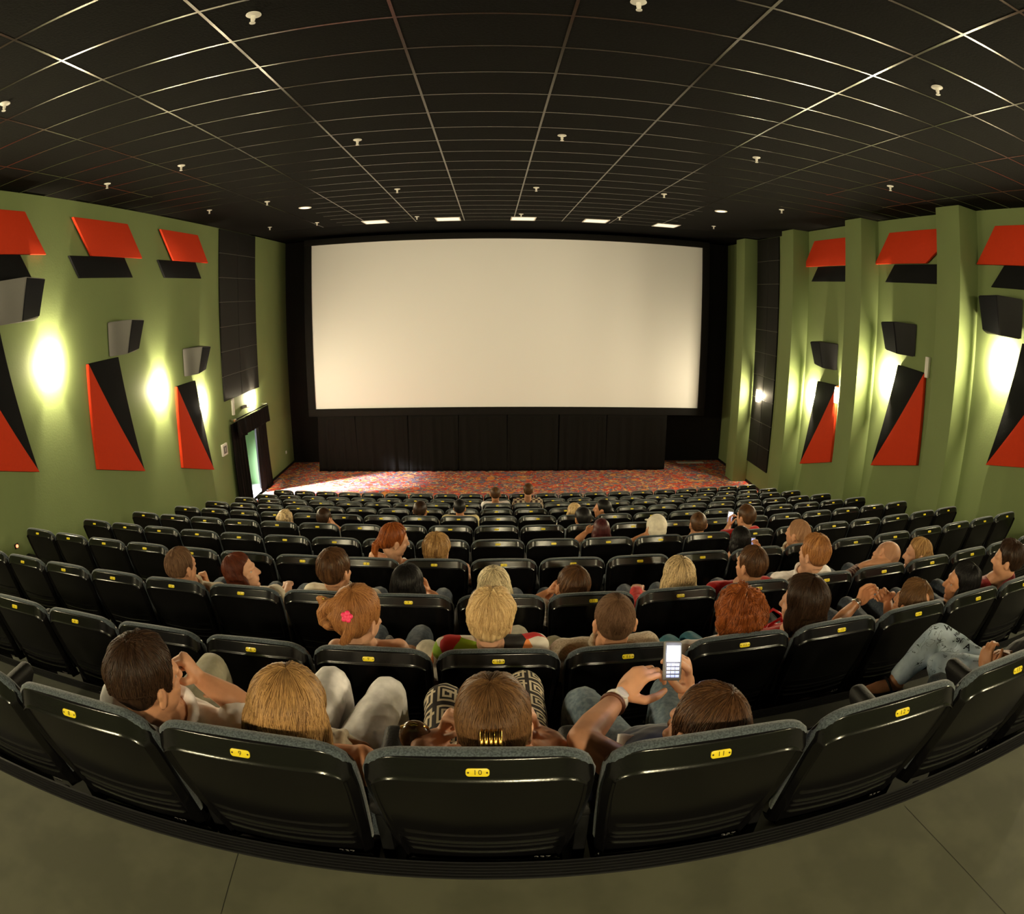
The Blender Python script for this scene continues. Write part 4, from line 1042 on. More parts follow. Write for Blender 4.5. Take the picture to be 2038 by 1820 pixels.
PEOPLE = [
    {'seat': (0, 8), 'det': 2, 'label': 'person with short dark hair in a white T-shirt, fist at the cheek, rearmost row', 'head': (0.184, 0.17, 0.947), 'face': (22, -6, 4), 'bw': 1.06, 'skin': 'mid', 'hair': {'k': 'short', 'c': 'dark', 'th': 0.022, 'seed': 3, 'label': 'short dark brown hair'}, 'top': {'m': 'white', 'sl': 'short', 'name': 't_shirt', 'label': 'white T-shirt', 'collar': 1}, 'pants': 'khaki', 'plabel': 'khaki trousers', 'arms': {'R': {'e': (0.369, 0.34, 0.775), 'w': (0.229, 0.36, 0.834), 'd': (-0.35, -0.1, 0.85), 'n': (-0.8, -0.35, -0.1), 'pose': 'fist'}}, 'legs': {'R': {'k': (-0.035, 0.72, 0.453)}}, 'hs': 1.018},
    {'seat': (0, 9), 'det': 2, 'label': 'person with long honey-blond hair and white trousers, rearmost row', 'head': (0.043, 0.2, 0.858), 'face': (-14, -22, 10), 'bw': 0.9, 'skin': 'tan', 'hair': {'k': 'long', 'c': 'honey', 'th': 0.02, 'len': 0.22, 'w': 1.08, 'freq': 5, 'seed': 8, 'label': 'long honey-blond hair'}, 'top': {'m': 'beige', 'sl': 'tank', 'name': 'top', 'label': 'beige strap top'}, 'pants': 'white', 'plabel': 'white trousers', 'arms': {'R': {'e': (0.188, 0.32, 0.561), 'w': (0.14, 0.44, 0.565), 'd': (-0.75, 0.1, 0.12), 'n': (-0.1, -0.2, -0.9), 'pose': 'relaxed'}}, 'legs': {'L': {'k': (-0.03, 0.8, 0.538)}, 'R': {'k': (0.174, 0.8, 0.508)}}, 'hs': 1.127},
    {'seat': (0, 10), 'det': 2, 'label': 'person with brown hair in a gold clip and a meander-print skirt, rearmost row', 'head': (0.036, 0.21, 0.871), 'face': (2, -12, -3), 'bw': 0.9, 'skin': 'fair', 'hair': {'k': 'tail', 'c': 'mid', 'th': 0.02, 'tl': 0.1, 'tz': 0.055, 'nape': 0.03, 'seed': 5, 'label': 'brown hair gathered at the nape'}, 'top': {'m': 'beige', 'sl': 'tank', 'name': 'top', 'label': 'beige strap top'}, 'pants': 'meander', 'pname': 'skirt', 'plabel': 'black and cream meander-print skirt', 'arms': {'L': {'e': (-0.148, 0.26, 0.744), 'w': (-0.101, 0.36, 0.708), 'd': (0.18, 0.0, 0.9), 'n': (0.8, -0.3, 0), 'pose': 'fist'}, 'R': {'e': (0.194, 0.26, 0.741), 'w': (0.142, 0.37, 0.711), 'd': (-0.15, 0, 0.9), 'n': (-0.8, -0.3, 0), 'pose': 'hold'}}, 'legs': {'L': {'k': (-0.126, 0.66, 0.585)}}, 'hs': 1.015},
    {'seat': (0, 11), 'det': 2, 'label': 'person with short brown hair holding up a lit phone, rearmost row', 'head': (0.037, 0.19, 0.804), 'face': (-18, -8, 16), 'bw': 1.06, 'skin': 'mid', 'hair': {'k': 'short', 'c': 'brown', 'th': 0.013, 'seed': 13, 'label': 'short brown hair'}, 'top': {'m': 'navy', 'sl': 'cap', 'name': 'shirt', 'label': 'dark shirt'}, 'pants': 'denim', 'plabel': 'blue jeans', 'arms': {'L': {'s': (-0.138, 0.16, 0.712), 'e': (-0.268, 0.24, 0.788), 'w': (-0.124, 0.46, 0.747), 'd': (0.46, 0.14, 0.5), 'n': (0.75, 0.2, -0.35), 'pose': 'hold'}, 'R': {'e': (0.112, 0.4, 0.702), 'w': (0.106, 0.52, 0.707), 'd': (-0.1, 0.05, 0.9), 'n': (-0.8, 0.2, 0), 'pose': 'hold'}}, 'legs': {'L': {'k': (-0.173, 0.74, 0.505)}, 'R': {'k': (0.147, 0.78, 0.493)}}, 'hs': 1.152},
    {'seat': (0, 14), 'det': 2, 'label': 'person in scribbled pale jeans with one bare foot crossed over, rearmost row', 'head': (0.3, 0.24, 0.86), 'face': (-10, -10, 0), 'bw': 0.9, 'skin': 'tan', 'hip': (0.08, 0.42, 0.47), 'hs': 1.0, 'hair': {'k': 'long', 'c': 'brown', 'th': 0.018, 'len': 0.2, 'seed': 2}, 'top': {'m': 'black', 'sl': 'none', 'name': 'shirt'}, 'pants': 'scribble', 'plabel': 'pale scribbled jeans', 'cut': 0.9, 'arms': {'R': {'w': (0.048, 0.38, 0.62), 'd': (-0.75, 0.35, 0.2), 'n': (-0.3, -0.2, -0.8), 'pose': 'lace'}, 'L': {'w': (-0.174, 0.36, 0.618), 'd': (0.15, 0.35, 0.75), 'n': (0.5, -0.2, -0.6), 'pose': 'lace'}}, 'legs': {'R': {'k': (-0.022, 0.8, 0.507), 'a': (-0.24, 0.8, 0.327), 't': (-0.9, 0.05, 0.16)}, 'L': {'k': (-0.105, 0.66, 0.452), 'a': (0.232, 0.74, 0.029)}}},
    {'seat': (1, 9), 'det': 2, 'label': 'person with red hair pinned up by a pink clip, second row from the rear', 'head': (-0.061, 0.15, 1.023), 'face': (24, -4, 4), 'bw': 0.82, 'skin': 'fair', 'hair': {'k': 'bun', 'c': 'ginger', 'th': 0.018, 'seed': 4, 'label': 'red hair pinned up'}, 'top': {'m': 'black', 'sl': 'tank', 'name': 'top'}, 'hs': 1.134},
    {'seat': (1, 10), 'det': 2, 'label': 'person with short blond hair in a multicoloured blouse, second row from the rear', 'head': (-0.026, 0.14, 1.028), 'face': (12, -2, 3), 'bw': 1.06, 'fat': 1.1, 'skin': 'fair', 'hair': {'k': 'short', 'c': 'blond', 'th': 0.03, 'nape': 0.012, 'seed': 6, 'label': 'short blond hair'}, 'top': {'m': 'floral', 'sl': 'short', 'name': 'blouse', 'label': 'multicoloured blouse'}, 'pants': 'offwhite', 'legs': {'L': {'k': (-0.356, 0.62, 0.553)}}, 'hs': 1.026},
    {'seat': (1, 11), 'det': 2, 'label': 'person with cropped hair and protruding ears, beige woven shirt, second row from the rear', 'head': (-0.038, 0.14, 1.003), 'face': (0, -4, 0), 'bw': 1.06, 'skin': 'mid', 'hair': {'k': 'short', 'c': 'buzz', 'th': 0.004, 'seed': 7, 'label': 'cropped brown hair'}, 'top': {'m': 'lace', 'sl': 'short', 'name': 'shirt', 'collar': 1, 'label': 'beige woven shirt'}, 'pants': 'khaki', 'legs': {'L': {'k': (-0.225, 0.62, 0.573)}}, 'hs': 1.072},
    {'seat': (1, 12), 'det': 2, 'label': 'person with curly red hair in a white top, second row from the rear', 'head': (0.022, 0.16, 0.94), 'face': (8, -6, 4), 'bw': 0.92, 'skin': 'fair', 'hair': {'k': 'curly', 'c': 'red', 'th': 0.03, 'nape': 0.03, 'seed': 9, 'label': 'curly red hair'}, 'top': {'m': 'white', 'sl': 'short', 'name': 'top', 'label': 'white top'}, 'pants': 'aqua', 'cut': 0.05, 'plabel': 'turquoise shorts', 'pname': 'shorts', 'legs': {'L': {'k': (-0.076, 0.74, 0.464)}, 'R': {'k': (0.068, 0.78, 0.44)}}, 'hs': 1.16},
    {'seat': (1, 13), 'det': 2, 'label': 'person with dark brown bobbed hair in a red top, second row from the rear', 'head': (-0.144, 0.17, 0.979), 'face': (-28, -6, -2), 'bw': 0.92, 'skin': 'fair', 'hair': {'k': 'bob', 'c': 'dark', 'th': 0.02, 'seed': 10, 'label': 'dark brown bob'}, 'top': {'m': 'red', 'sl': 'short', 'name': 'top', 'label': 'red top'}, 'pants': 'black', 'hs': 1.148},
    {'seat': (1, 14), 'det': 2, 'label': 'person slouching with clasped raised hands and a steel watch, second row from the rear', 'head': (0.176, 0.24, 0.82), 'face': (-6, 4, 4), 'bw': 1.0, 'skin': 'tan', 'hair': {'k': 'short', 'c': 'mid', 'th': 0.022, 'spot': ((0.01, -0.085, 0.085), 0.042), 'seed': 12, 'label': 'brown hair thinning at the crown'}, 'top': {'m': 'white', 'sl': 'short', 'name': 'shirt', 'label': 'white shirt'}, 'arms': {'L': {'s': (-0.24, 0.28, 0.66), 'e': (-0.233, 0.4, 0.693), 'w': (-0.008, 0.52, 0.726), 'd': (0.7, 0.1, 0.38), 'n': (0.2, -0.5, 0.3), 'pose': 'lace'}, 'R': {'e': (0.22, 0.42, 0.633), 'w': (0.267, 0.54, 0.688), 'd': (-0.62, 0.05, 0.55), 'n': (-0.2, -0.6, -0.2), 'pose': 'lace'}}, 'hs': 1.16},
    {'seat': (1, 15), 'det': 2, 'label': 'person with long black hair turned toward the doorway, second row from the rear', 'head': (0.05, 0.2, 0.912), 'face': (-52, 0, -10), 'bw': 0.92, 'skin': 'tan', 'hair': {'k': 'mid', 'c': 'black', 'th': 0.014, 'seed': 14, 'label': 'black hair'}, 'top': {'m': 'navy', 'sl': 'short', 'name': 'top'}, 'hs': 1.06},
    {'seat': (1, 16), 'det': 1, 'label': 'person with dark wavy hair in a wine-red shirt, second row from the rear', 'head': (-0.069, 0.16, 1.019), 'face': (-30, -4, 0), 'bw': 1.04, 'skin': 'mid', 'hair': {'k': 'short', 'c': 'dark', 'th': 0.026, 'nape': 0.006, 'seed': 15, 'label': 'dark wavy hair'}, 'top': {'m': 'maroon', 'sl': 'short', 'name': 'shirt', 'label': 'wine-red shirt'}, 'hs': 0.97},
    {'seat': (2, 6), 'det': 1, 'label': 'person with cropped brown hair and a raised fist, third row from the rear', 'head': (0.023, 0.13, 0.994), 'face': (14, 0, 3), 'bw': 1.06, 'skin': 'mid', 'hair': {'k': 'short', 'c': 'buzz', 'th': 0.006, 'seed': 16}, 'top': {'m': 'beige', 'sl': 'short', 'name': 'shirt', 'label': 'beige shirt', 'collar': 1}, 'arms': {'R': {'e': (0.107, 0.36, 0.695), 'w': (0.001, 0.44, 0.708), 'd': (0.05, 0.0, 1), 'n': (-0.7, -0.4, 0), 'pose': 'fist'}}, 'hs': 1.16},
    {'seat': (2, 7), 'det': 2, 'label': 'person with an auburn bob seen in profile, third row from the rear', 'head': (-0.053, 0.16, 0.978), 'face': (78, 12, 0), 'bw': 0.92, 'skin': 'fair', 'hair': {'k': 'bob', 'c': 'auburn', 'th': 0.012, 'front': -0.004, 'seed': 17, 'label': 'auburn bob'}, 'top': {'m': 'offwhite', 'sl': 'cap', 'name': 'top', 'label': 'cream top'}, 'arms': {'R': {'e': (0.167, 0.26, 0.711)}}, 'hs': 1.056},
    {'seat': (2, 8), 'det': 1, 'label': 'person with short brown hair and a cream shirt, third row from the rear', 'head': (0.068, 0.14, 1.035), 'face': (18, -2, 0), 'bw': 1.06, 'skin': 'mid', 'hair': {'k': 'short', 'c': 'brown', 'th': 0.017, 'seed': 18}, 'top': {'m': 'offwhite', 'sl': 'short', 'name': 'shirt', 'collar': 1}, 'hs': 1.114},
    {'seat': (2, 9), 'det': 1, 'label': 'person with straight black hair, third row from the rear', 'head': (-0.028, 0.19, 0.921), 'face': (10, -10, 0), 'bw': 0.9, 'skin': 'tan', 'hair': {'k': 'long', 'c': 'black', 'th': 0.014, 'len': 0.2, 'seed': 19}, 'top': {'m': 'beige', 'sl': 'cap', 'name': 'top'}, 'arms': {'R': {'e': (0.117, 0.3, 0.783), 'w': (0.06, 0.42, 0.762), 'd': (-0.2, 0.2, 0.7), 'n': (-0.6, -0.3, 0), 'pose': 'hold'}}, 'hs': 1.107},
    {'seat': (2, 10), 'det': 2, 'label': 'person with pale blond parted hair, third row from the rear', 'head': (-0.037, 0.18, 0.907), 'face': (0, -8, -2), 'bw': 0.9, 'skin': 'fair', 'hair': {'k': 'bob', 'c': 'pale', 'th': 0.014, 'root': 0.9, 'seed': 20}, 'top': {'m': 'grey', 'sl': 'cap', 'name': 'top'}, 'hs': 1.16},
    {'seat': (2, 11), 'det': 1, 'label': 'person leaning on a hand in a striped white shirt, third row from the rear', 'head': (-0.101, 0.19, 0.901), 'face': (-8, -6, 14), 'bw': 1.04, 'skin': 'tan', 'hair': {'k': 'short', 'c': 'brown', 'th': 0.015, 'seed': 21}, 'top': {'m': 'wstripe', 'sl': 'short', 'name': 'shirt', 'label': 'white striped shirt'}, 'arms': {'L': {'s': (-0.245, 0.12, 0.759), 'e': (-0.304, 0.28, 0.763), 'w': (-0.208, 0.32, 0.817), 'd': (0.3, -0.15, 0.6), 'n': (0.6, -0.5, 0.2), 'pose': 'fist'}}, 'hs': 1.135},
    {'seat': (2, 12), 'det': 2, 'label': 'person with streaked blond hair in a bright red top, third row from the rear', 'head': (0.034, 0.17, 0.944), 'face': (-4, -4, 0), 'bw': 0.92, 'skin': 'fair', 'hair': {'k': 'long', 'c': 'streak', 'th': 0.013, 'len': 0.22, 'root': 0.8, 'freq': 15, 'seed': 22, 'label': 'blond hair with dark streaks'}, 'top': {'m': 'brightred', 'sl': 'long', 'name': 'top', 'label': 'bright red top'}, 'arms': {'L': {'e': (-0.192, 0.22, 0.712)}}, 'hs': 1.143},
    {'seat': (2, 13), 'det': 1, 'label': 'person with cropped dark hair in a red shirt, third row from the rear', 'head': (-0.005, 0.14, 1.01), 'face': (-18, -2, 0), 'bw': 1.06, 'skin': 'mid', 'hair': {'k': 'short', 'c': 'brown', 'th': 0.007, 'seed': 23}, 'top': {'m': 'red', 'sl': 'short', 'name': 'shirt'}, 'hs': 1.105},
    {'seat': (2, 14), 'det': 1, 'label': 'person with ginger-brown hair in a white shirt, hand at face, third row from the rear', 'head': (-0.051, 0.14, 1.045), 'face': (-16, -4, 0), 'bw': 1.04, 'skin': 'fair', 'hair': {'k': 'short', 'c': 'ginger', 'th': 0.018, 'nape': 0.01, 'seed': 24}, 'top': {'m': 'white', 'sl': 'short', 'name': 'shirt', 'label': 'white shirt', 'collar': 1}, 'arms': {'L': {'e': (-0.121, 0.3, 0.771), 'w': (-0.019, 0.3, 0.814), 'd': (0.2, -0.1, 0.8), 'n': (0.6, -0.5, 0), 'pose': 'relaxed'}}, 'hs': 1.099},
    {'seat': (2, 15), 'det': 1, 'label': 'bald person leaning over in a striped shirt, third row from the rear', 'head': (0.152, 0.18, 0.922), 'neck': (0.005, 0.22, 0.842), 'face': (-20, -25, 50), 'bw': 1.06, 'skin': 'mid', 'twist': 0, 'shr': -20, 'hair': {'k': 'bald', 'c': 'bald', 'th': 0.002, 'seed': 25, 'label': 'shaved scalp'}, 'top': {'m': 'stripe', 'sl': 'short', 'name': 'shirt', 'label': 'red striped shirt'}, 'hs': 1.16},
    {'seat': (2, 16), 'det': 1, 'label': 'person with tied fair hair in profile, third row from the rear', 'head': (-0.011, 0.17, 0.915), 'face': (-55, -4, 0), 'bw': 0.9, 'skin': 'fair', 'hair': {'k': 'tail', 'c': 'honey', 'th': 0.012, 'tl': 0.08, 'seed': 26}, 'top': {'m': 'beige', 'sl': 'cap', 'name': 'top'}, 'hs': 1.07},
    {'seat': (3, 8), 'det': 1, 'label': 'person with a low red ponytail in a white strap top, fourth row from the rear', 'head': (0.2, 0.16, 1.047), 'face': (58, -12, 4), 'bw': 0.9, 'skin': 'fair', 'hair': {'k': 'tail', 'c': 'red', 'th': 0.013, 'tl': 0.09, 'seed': 27}, 'top': {'m': 'white', 'sl': 'tank', 'name': 'top', 'label': 'white strap top'}, 'hipx': 0.02, 'hs': 1.126},
    {'seat': (3, 9), 'det': 1, 'label': 'person with short light brown hair, fourth row from the rear', 'head': (0.004, 0.17, 0.95), 'face': (10, -6, 3), 'bw': 0.92, 'skin': 'fair', 'hair': {'k': 'short', 'c': 'honey', 'th': 0.026, 'nape': 0.02, 'seed': 28}, 'top': {'m': 'black', 'sl': 'tank', 'name': 'top'}, 'arms': {'R': {'e': (0.265, 0.22, 0.669)}}, 'hs': 1.144},
    {'seat': (3, 14), 'det': 1, 'label': 'person with very long black hair holding a small phone, fourth row from the rear', 'head': (-0.114, 0.17, 0.966), 'face': (6, -10, 0), 'bw': 0.9, 'skin': 'mid', 'hair': {'k': 'long', 'c': 'black', 'th': 0.013, 'len': 0.34, 'seed': 29}, 'top': {'m': 'white', 'sl': 'tank', 'name': 'top'}, 'arms': {'R': {'e': (0.247, 0.34, 0.725), 'w': (0.192, 0.42, 0.755), 'd': (-0.1, 0.1, 0.9), 'n': (-0.5, -0.5, 0), 'pose': 'hold'}}, 'hs': 0.97},
    {'seat': (3, 15), 'det': 1, 'label': 'balding person with fair stubble in a cream shirt, fourth row from the rear', 'head': (-0.061, 0.15, 0.986), 'face': (-22, -2, 0), 'bw': 1.05, 'skin': 'mid', 'hair': {'k': 'short', 'c': 'fairbuzz', 'th': 0.003, 'seed': 30}, 'top': {'m': 'offwhite', 'sl': 'short', 'name': 'shirt', 'collar': 1}, 'hs': 1.16},
    {'seat': (4, 12), 'label': 'person with maroon-dyed hair and a raised forearm, fifth row from the rear', 'head': (-0.044, 0.16, 0.974), 'face': (-6, -6, 0), 'bw': 0.92, 'skin': 'tan', 'hair': {'k': 'bob', 'c': 'maroon', 'th': 0.012, 'seed': 31}, 'top': {'m': 'offwhite', 'sl': 'short', 'name': 'top'}, 'arms': {'L': {'e': (-0.27, 0.2, 0.849), 'w': (-0.173, 0.26, 0.917), 'd': (0.5, 0.0, 0.3), 'n': (0.3, -0.6, 0.2), 'pose': 'relaxed'}}, 'hs': 0.97},
    {'seat': (4, 13), 'label': 'person in a cream cap with an arm stretched out, fifth row from the rear', 'head': (-0.008, 0.16, 0.973), 'face': (-8, -10, 8), 'bw': 1.0, 'skin': 'tan', 'hair': {'k': 'short', 'c': 'brown', 'th': 0.006, 'seed': 32}, 'top': {'m': 'offwhite', 'sl': 'short', 'name': 'shirt'}, 'arms': {'L': {'e': (-0.222, 0.26, 0.78), 'w': (-0.077, 0.24, 0.88), 'd': (0.5, -0.1, 0.4), 'n': (0.3, -0.5, 0.2), 'pose': 'relaxed'}}, 'cap': 1, 'hs': 1.147},
    {'seat': (4, 14), 'label': 'person with cropped brown hair in a dark grey shirt, fifth row from the rear', 'head': (-0.08, 0.15, 0.992), 'face': (8, -4, 0), 'bw': 1.0, 'skin': 'mid', 'hair': {'k': 'short', 'c': 'brown', 'th': 0.008, 'seed': 33}, 'top': {'m': 'grey', 'sl': 'short', 'name': 'shirt'}, 'hs': 1.089},
    {'seat': (4, 15), 'label': 'person in a red shirt holding up a glowing phone, fifth row from the rear', 'head': (-0.058, 0.15, 1.043), 'face': (-18, -2, 0), 'bw': 1.02, 'skin': 'mid', 'hair': {'k': 'short', 'c': 'brown', 'th': 0.014, 'seed': 34}, 'top': {'m': 'red', 'sl': 'short', 'name': 'shirt'}, 'arms': {'L': {'e': (-0.185, 0.34, 0.776), 'w': (-0.104, 0.42, 0.855), 'd': (0.02, 0.1, 0.95), 'n': (0.5, -0.2, 0), 'pose': 'hold'}}, 'hs': 1.098},
    {'seat': (5, 5), 'label': 'person with tousled blond hair, sixth row from the rear', 'head': (0.051, 0.16, 0.901), 'face': (8, -6, 0), 'bw': 0.92, 'skin': 'fair', 'hair': {'k': 'curly', 'c': 'streak', 'th': 0.02, 'seed': 35}, 'top': {'m': 'white', 'sl': 'short', 'name': 'top'}, 'hs': 1.16},
    {'seat': (5, 6), 'label': 'person with dark hair and a hand at the ear, sixth row from the rear', 'head': (0.049, 0.15, 0.97), 'face': (14, 0, 0), 'bw': 1.0, 'skin': 'tan', 'hair': {'k': 'short', 'c': 'dark', 'th': 0.012, 'seed': 36}, 'top': {'m': 'white', 'sl': 'cap', 'name': 'shirt'}, 'arms': {'R': {'e': (0.218, 0.26, 0.74), 'w': (0.126, 0.24, 0.861), 'd': (-0.3, -0.1, 0.7), 'n': (-0.6, -0.3, 0), 'pose': 'fist'}}, 'hs': 1.06},
    {'seat': (5, 12), 'label': 'person with black hair in a light blue shirt, sixth row from the rear', 'head': (-0.047, 0.15, 0.973), 'face': (-8, -2, 0), 'bw': 1.04, 'skin': 'tan', 'hair': {'k': 'short', 'c': 'black', 'th': 0.014, 'seed': 37}, 'top': {'m': 'blue', 'sl': 'short', 'name': 'shirt'}, 'hs': 1.143},
    {'seat': (6, 8), 'label': 'person with short brown hair, seventh row from the rear', 'head': (-0.001, 0.14, 0.986), 'face': (10, 0, 0), 'bw': 1.0, 'skin': 'tan', 'hair': {'k': 'short', 'c': 'dark', 'th': 0.01, 'seed': 38}, 'top': {'m': 'offwhite', 'sl': 'short', 'name': 'shirt'}, 'hs': 1.16},
    {'seat': (6, 9), 'label': 'person with black hair in a pale yellow shirt, seventh row from the rear', 'head': (0.009, 0.14, 1.025), 'face': (0, -2, 0), 'bw': 1.1, 'skin': 'tan', 'hair': {'k': 'short', 'c': 'black', 'th': 0.016, 'seed': 39}, 'top': {'m': 'yellow', 'sl': 'short', 'name': 'shirt'}, 'hs': 0.97},
    {'seat': (6, 12), 'label': 'person with fair blond hair, seventh row from the rear', 'head': (-0.011, 0.15, 0.931), 'face': (6, -8, 0), 'bw': 0.92, 'skin': 'fair', 'hair': {'k': 'bob', 'c': 'blond', 'th': 0.014, 'seed': 40}, 'top': {'m': 'offwhite', 'sl': 'short', 'name': 'top'}, 'hs': 1.16},
    {'seat': (6, 13), 'label': 'person with dark tied hair looking toward the doorway, seventh row from the rear', 'head': (-0.144, 0.15, 0.979), 'face': (-62, 0, 0), 'bw': 0.92, 'skin': 'tan', 'hair': {'k': 'tail', 'c': 'black', 'th': 0.01, 'tl': 0.05, 'seed': 41}, 'top': {'m': 'navy', 'sl': 'short', 'name': 'top'}, 'hs': 1.16},
    {'seat': (8, 10), 'label': 'person with cropped dark hair in a white shirt, ninth row from the rear', 'head': (-0.031, 0.14, 1.08), 'face': (4, 0, 0), 'bw': 1.08, 'skin': 'tan', 'hair': {'k': 'short', 'c': 'brown', 'th': 0.007, 'seed': 42}, 'top': {'m': 'white', 'sl': 'short', 'name': 'shirt'}, 'hs': 1.117},
    {'seat': (8, 11), 'label': 'person with brown hair in a checked shirt, ninth row from the rear', 'head': (0.01, 0.14, 1.138), 'face': (0, 0, 0), 'bw': 1.1, 'skin': 'mid', 'hair': {'k': 'short', 'c': 'brown', 'th': 0.012, 'seed': 43}, 'top': {'m': 'check', 'sl': 'short', 'name': 'shirt', 'label': 'checked shirt'}, 'hs': 1.068},
]
for sp in PEOPLE: person(sp)
PT = {'phone': (0.505, 1.379, 3.964), 'paper': (0.381, 1.268, 3.731), 'bag': (1.447, 2.448, 3.358), 'phone2': (2.548, 5.713, 2.74), 'phone3': (2.319, 4.61, 2.903), 'purse': (-0.207, 1.207, 3.866)}
LP = {'clip3': (0.027, 0.1, 0.947), 'clip6': (-0.076, 0.03, 1.095)}
# ------------------------------------------------------------------ things carried, worn or left
BY = {tuple(sp['seat']): sp for sp in PEOPLE}
def face_to(loc, target): return (V(target) - V(loc)).to_track_quat('-Y', 'Z').to_euler()
def phone(loc, tilt, yaw, lab, s, big):
    t = tag(empty('mobile_phone', loc), lab, 'phone', 'lit phones')
    t.rotation_euler = (math.radians(tilt), math.radians(6), math.radians(yaw))
    bm = bmesh.new(); box(bm, (-.026 * s, -.008 * s, -.055 * s), (.026 * s, .008 * s, .055 * s), .006 * s, 3); mesh_obj('body', from_bm(bm, 'ph'), M['speaker_side'], t)
    bm = bmesh.new(); box(bm, (-.020 * s, -.0092 * s, -.002 * s), (.020 * s, -.0075 * s, .042 * s), .0006 * s); mesh_obj('screen', from_bm(bm, 'ph'), M['phone_glow'] if big else M['phone_glow2'], t)
    bm = bmesh.new()
    for r in range(4):
        for c in range(3):
            box(bm, (-.0185 * s + c * .0128 * s, -.0092 * s, -.046 * s + r * .0105 * s), (-.0075 * s + c * .0128 * s, -.0075 * s, -.039 * s + r * .0105 * s), .0005 * s)
    mesh_obj('keypad', from_bm(bm, 'ph'), M['phone_glow2'], t)
    return t
t = phone(PT['phone'], -35, 0, 'lit mobile phone held up in both hands, rearmost row', 1.05, True)
ld = bpy.data.lights.new('phone_light', 'POINT'); ld.energy = .22; ld.color = (.55, .65, 1); ld.shadow_soft_size = .015
lo = link(bpy.data.objects.new('phone_light', ld), t); lo.location = (0, -.035, .02)
phone(PT['phone2'], -15, -14, 'glowing phone held up by the person in red, fifth row from the rear', 1.25, True)
phone(PT['phone3'], -20, 0, 'small bluish phone beside the very long black hair, fourth row from the rear', .95, False)
bm = bmesh.new(); n = 8; g = [[bm.verts.new((-.04 + .08 * i / n, -.05 + .10 * j / n, .004 * math.sin(i * .9) + .010 * (j / n - .5) ** 2)) for j in range(n + 1)] for i in range(n + 1)]
for i in range(n):
    for j in range(n): bm.faces.new((g[i][j], g[i + 1][j], g[i + 1][j + 1], g[i][j + 1]))
o = solid(from_bm(bm, 'paper'), .001, M['white'], 'paper_slip'); o.location = PT['paper']; o.rotation_euler = (.35, -.15, -.35); tag(o, 'white paper slip on the lap of the person in jeans, rearmost row', 'paper')
# red handbag
t = tag(empty('handbag', V(PT['bag']) - V((0, 0, .12))), 'glossy red handbag held between two people, second row from the rear', 'bag')
bm = bmesh.new(); ell(bm, (0, 0, .06), (.13, .06, .085), I3, 3); box(bm, (-.12, -.05, -.02), (.12, .05, .08), .02, 2); me = remesh(bm, .006, 3, 'bag'); wrinkle(me, .012, 14)
M['red_leather'] = plain('red_leather', (.42, .008, .010), .3, .5, bump=.2, bscale=40); mesh_obj('bag_body', me, M['red_leather'], t)
for s in (-1, 1):
    bm = bmesh.new(); tube(bm, [(-.07, s * .04, .10), (-.06, s * .045, .17), (0, s * .05, .205), (.06, s * .045, .17), (.07, s * .04, .10)], .008, 8); mesh_obj('handle', from_bm(bm, 'h'), M['red_leather'], t)
for s in (-1, 1):
    bm = bmesh.new(); lathe(bm, [(.006, -.004), (.012, -.003), (.012, .003), (.006, .004)], 12, Matrix.Translation((s * .07, -.055, .10)) @ Matrix.Rotation(PI / 2, 4, 'X')); mesh_obj('ring', from_bm(bm, 'h'), M['chrome'], t)
M['gold'] = plain('gold_metal', (.62, .38, .10), .25, .5, metal=1); M['bronze'] = plain('bronze_patent', (.10, .05, .02), .18, .6)
t = tag(empty('purse', V(PT['purse']) - V((0, 0, .05))), 'small shiny bronze purse standing beside the meander-print skirt, rearmost row', 'bag')
bm = bmesh.new(); ell(bm, (0, 0, .04), (.045, .035, .055), I3, 3); mesh_obj('purse_body', remesh(bm, .005, 2), M['bronze'], t)
bm = bmesh.new(); tube(bm, [(-.035, 0, .072), (0, -.008, .092), (.035, 0, .072)], .006, 8); mesh_obj('clasp', from_bm(bm, 'h'), M['gold'], t)
# worn things
def torus(bm, c, ax, R_, r_, n=20, m=8):
    q = V(ax).to_track_quat('Z', 'Y').to_matrix(); tube(bm, [V(c) + q @ V((R_ * math.cos(a), R_ * math.sin(a), 0)) for a in np.linspace(0, 2 * PI, n)], r_, m, False)
def wristwatch(seat, k, face, strap, lab):
    sp = BY[seat]; sh, e, w, hd, n, po = sp['J']['arm' + k]; ax = (w - e).normalized(); c = w - ax * .022
    bm = bmesh.new(); torus(bm, c, ax, .030, .007); o = mesh_obj('wristwatch', from_bm(bm, 'ww'), strap, sp['root']); o['label'] = lab
    up = (V((0, -.6, .8)) - ax * ax.dot(V((0, -.6, .8)))).normalized(); q = up.to_track_quat('Z', 'Y').to_matrix().to_4x4(); q.translation = c + up * .031
    bm = bmesh.new(); lathe(bm, [(.021, -.004), (.022, .004), (.019, .007), (.004, .0075)], 24, q); mesh_obj('watch_case', from_bm(bm, 'wc', True, .5), face, o)
wristwatch((0, 11), 'L', M['white'], M['white'], 'white wristwatch'); wristwatch((1, 14), 'L', M['chrome'], M['chrome'], 'steel wristwatch')
sp = BY[(0, 11)]; sh, e, w, hd, n, po = sp['J']['armL']; ax = (w - e).normalized(); bm = bmesh.new(); torus(bm, w - ax * .052, ax, .034, .006)
M['leather'] = plain('brown_leather', (.10, .03, .012), .5, .4); mesh_obj('bracelet', from_bm(bm, 'br'), M['leather'], sp['root'])
sp = BY[(0, 10)]; J = sp['J']; bm = bmesh.new(); c = J['H'] + J['R'] @ V((0, -.137, .035))
for k in range(-2, 3): torus(bm, c + J['R'] @ V((k * .010, 0, 0)), J['R'] @ V((1, .0, 0)), .024, .0042, 14, 6)
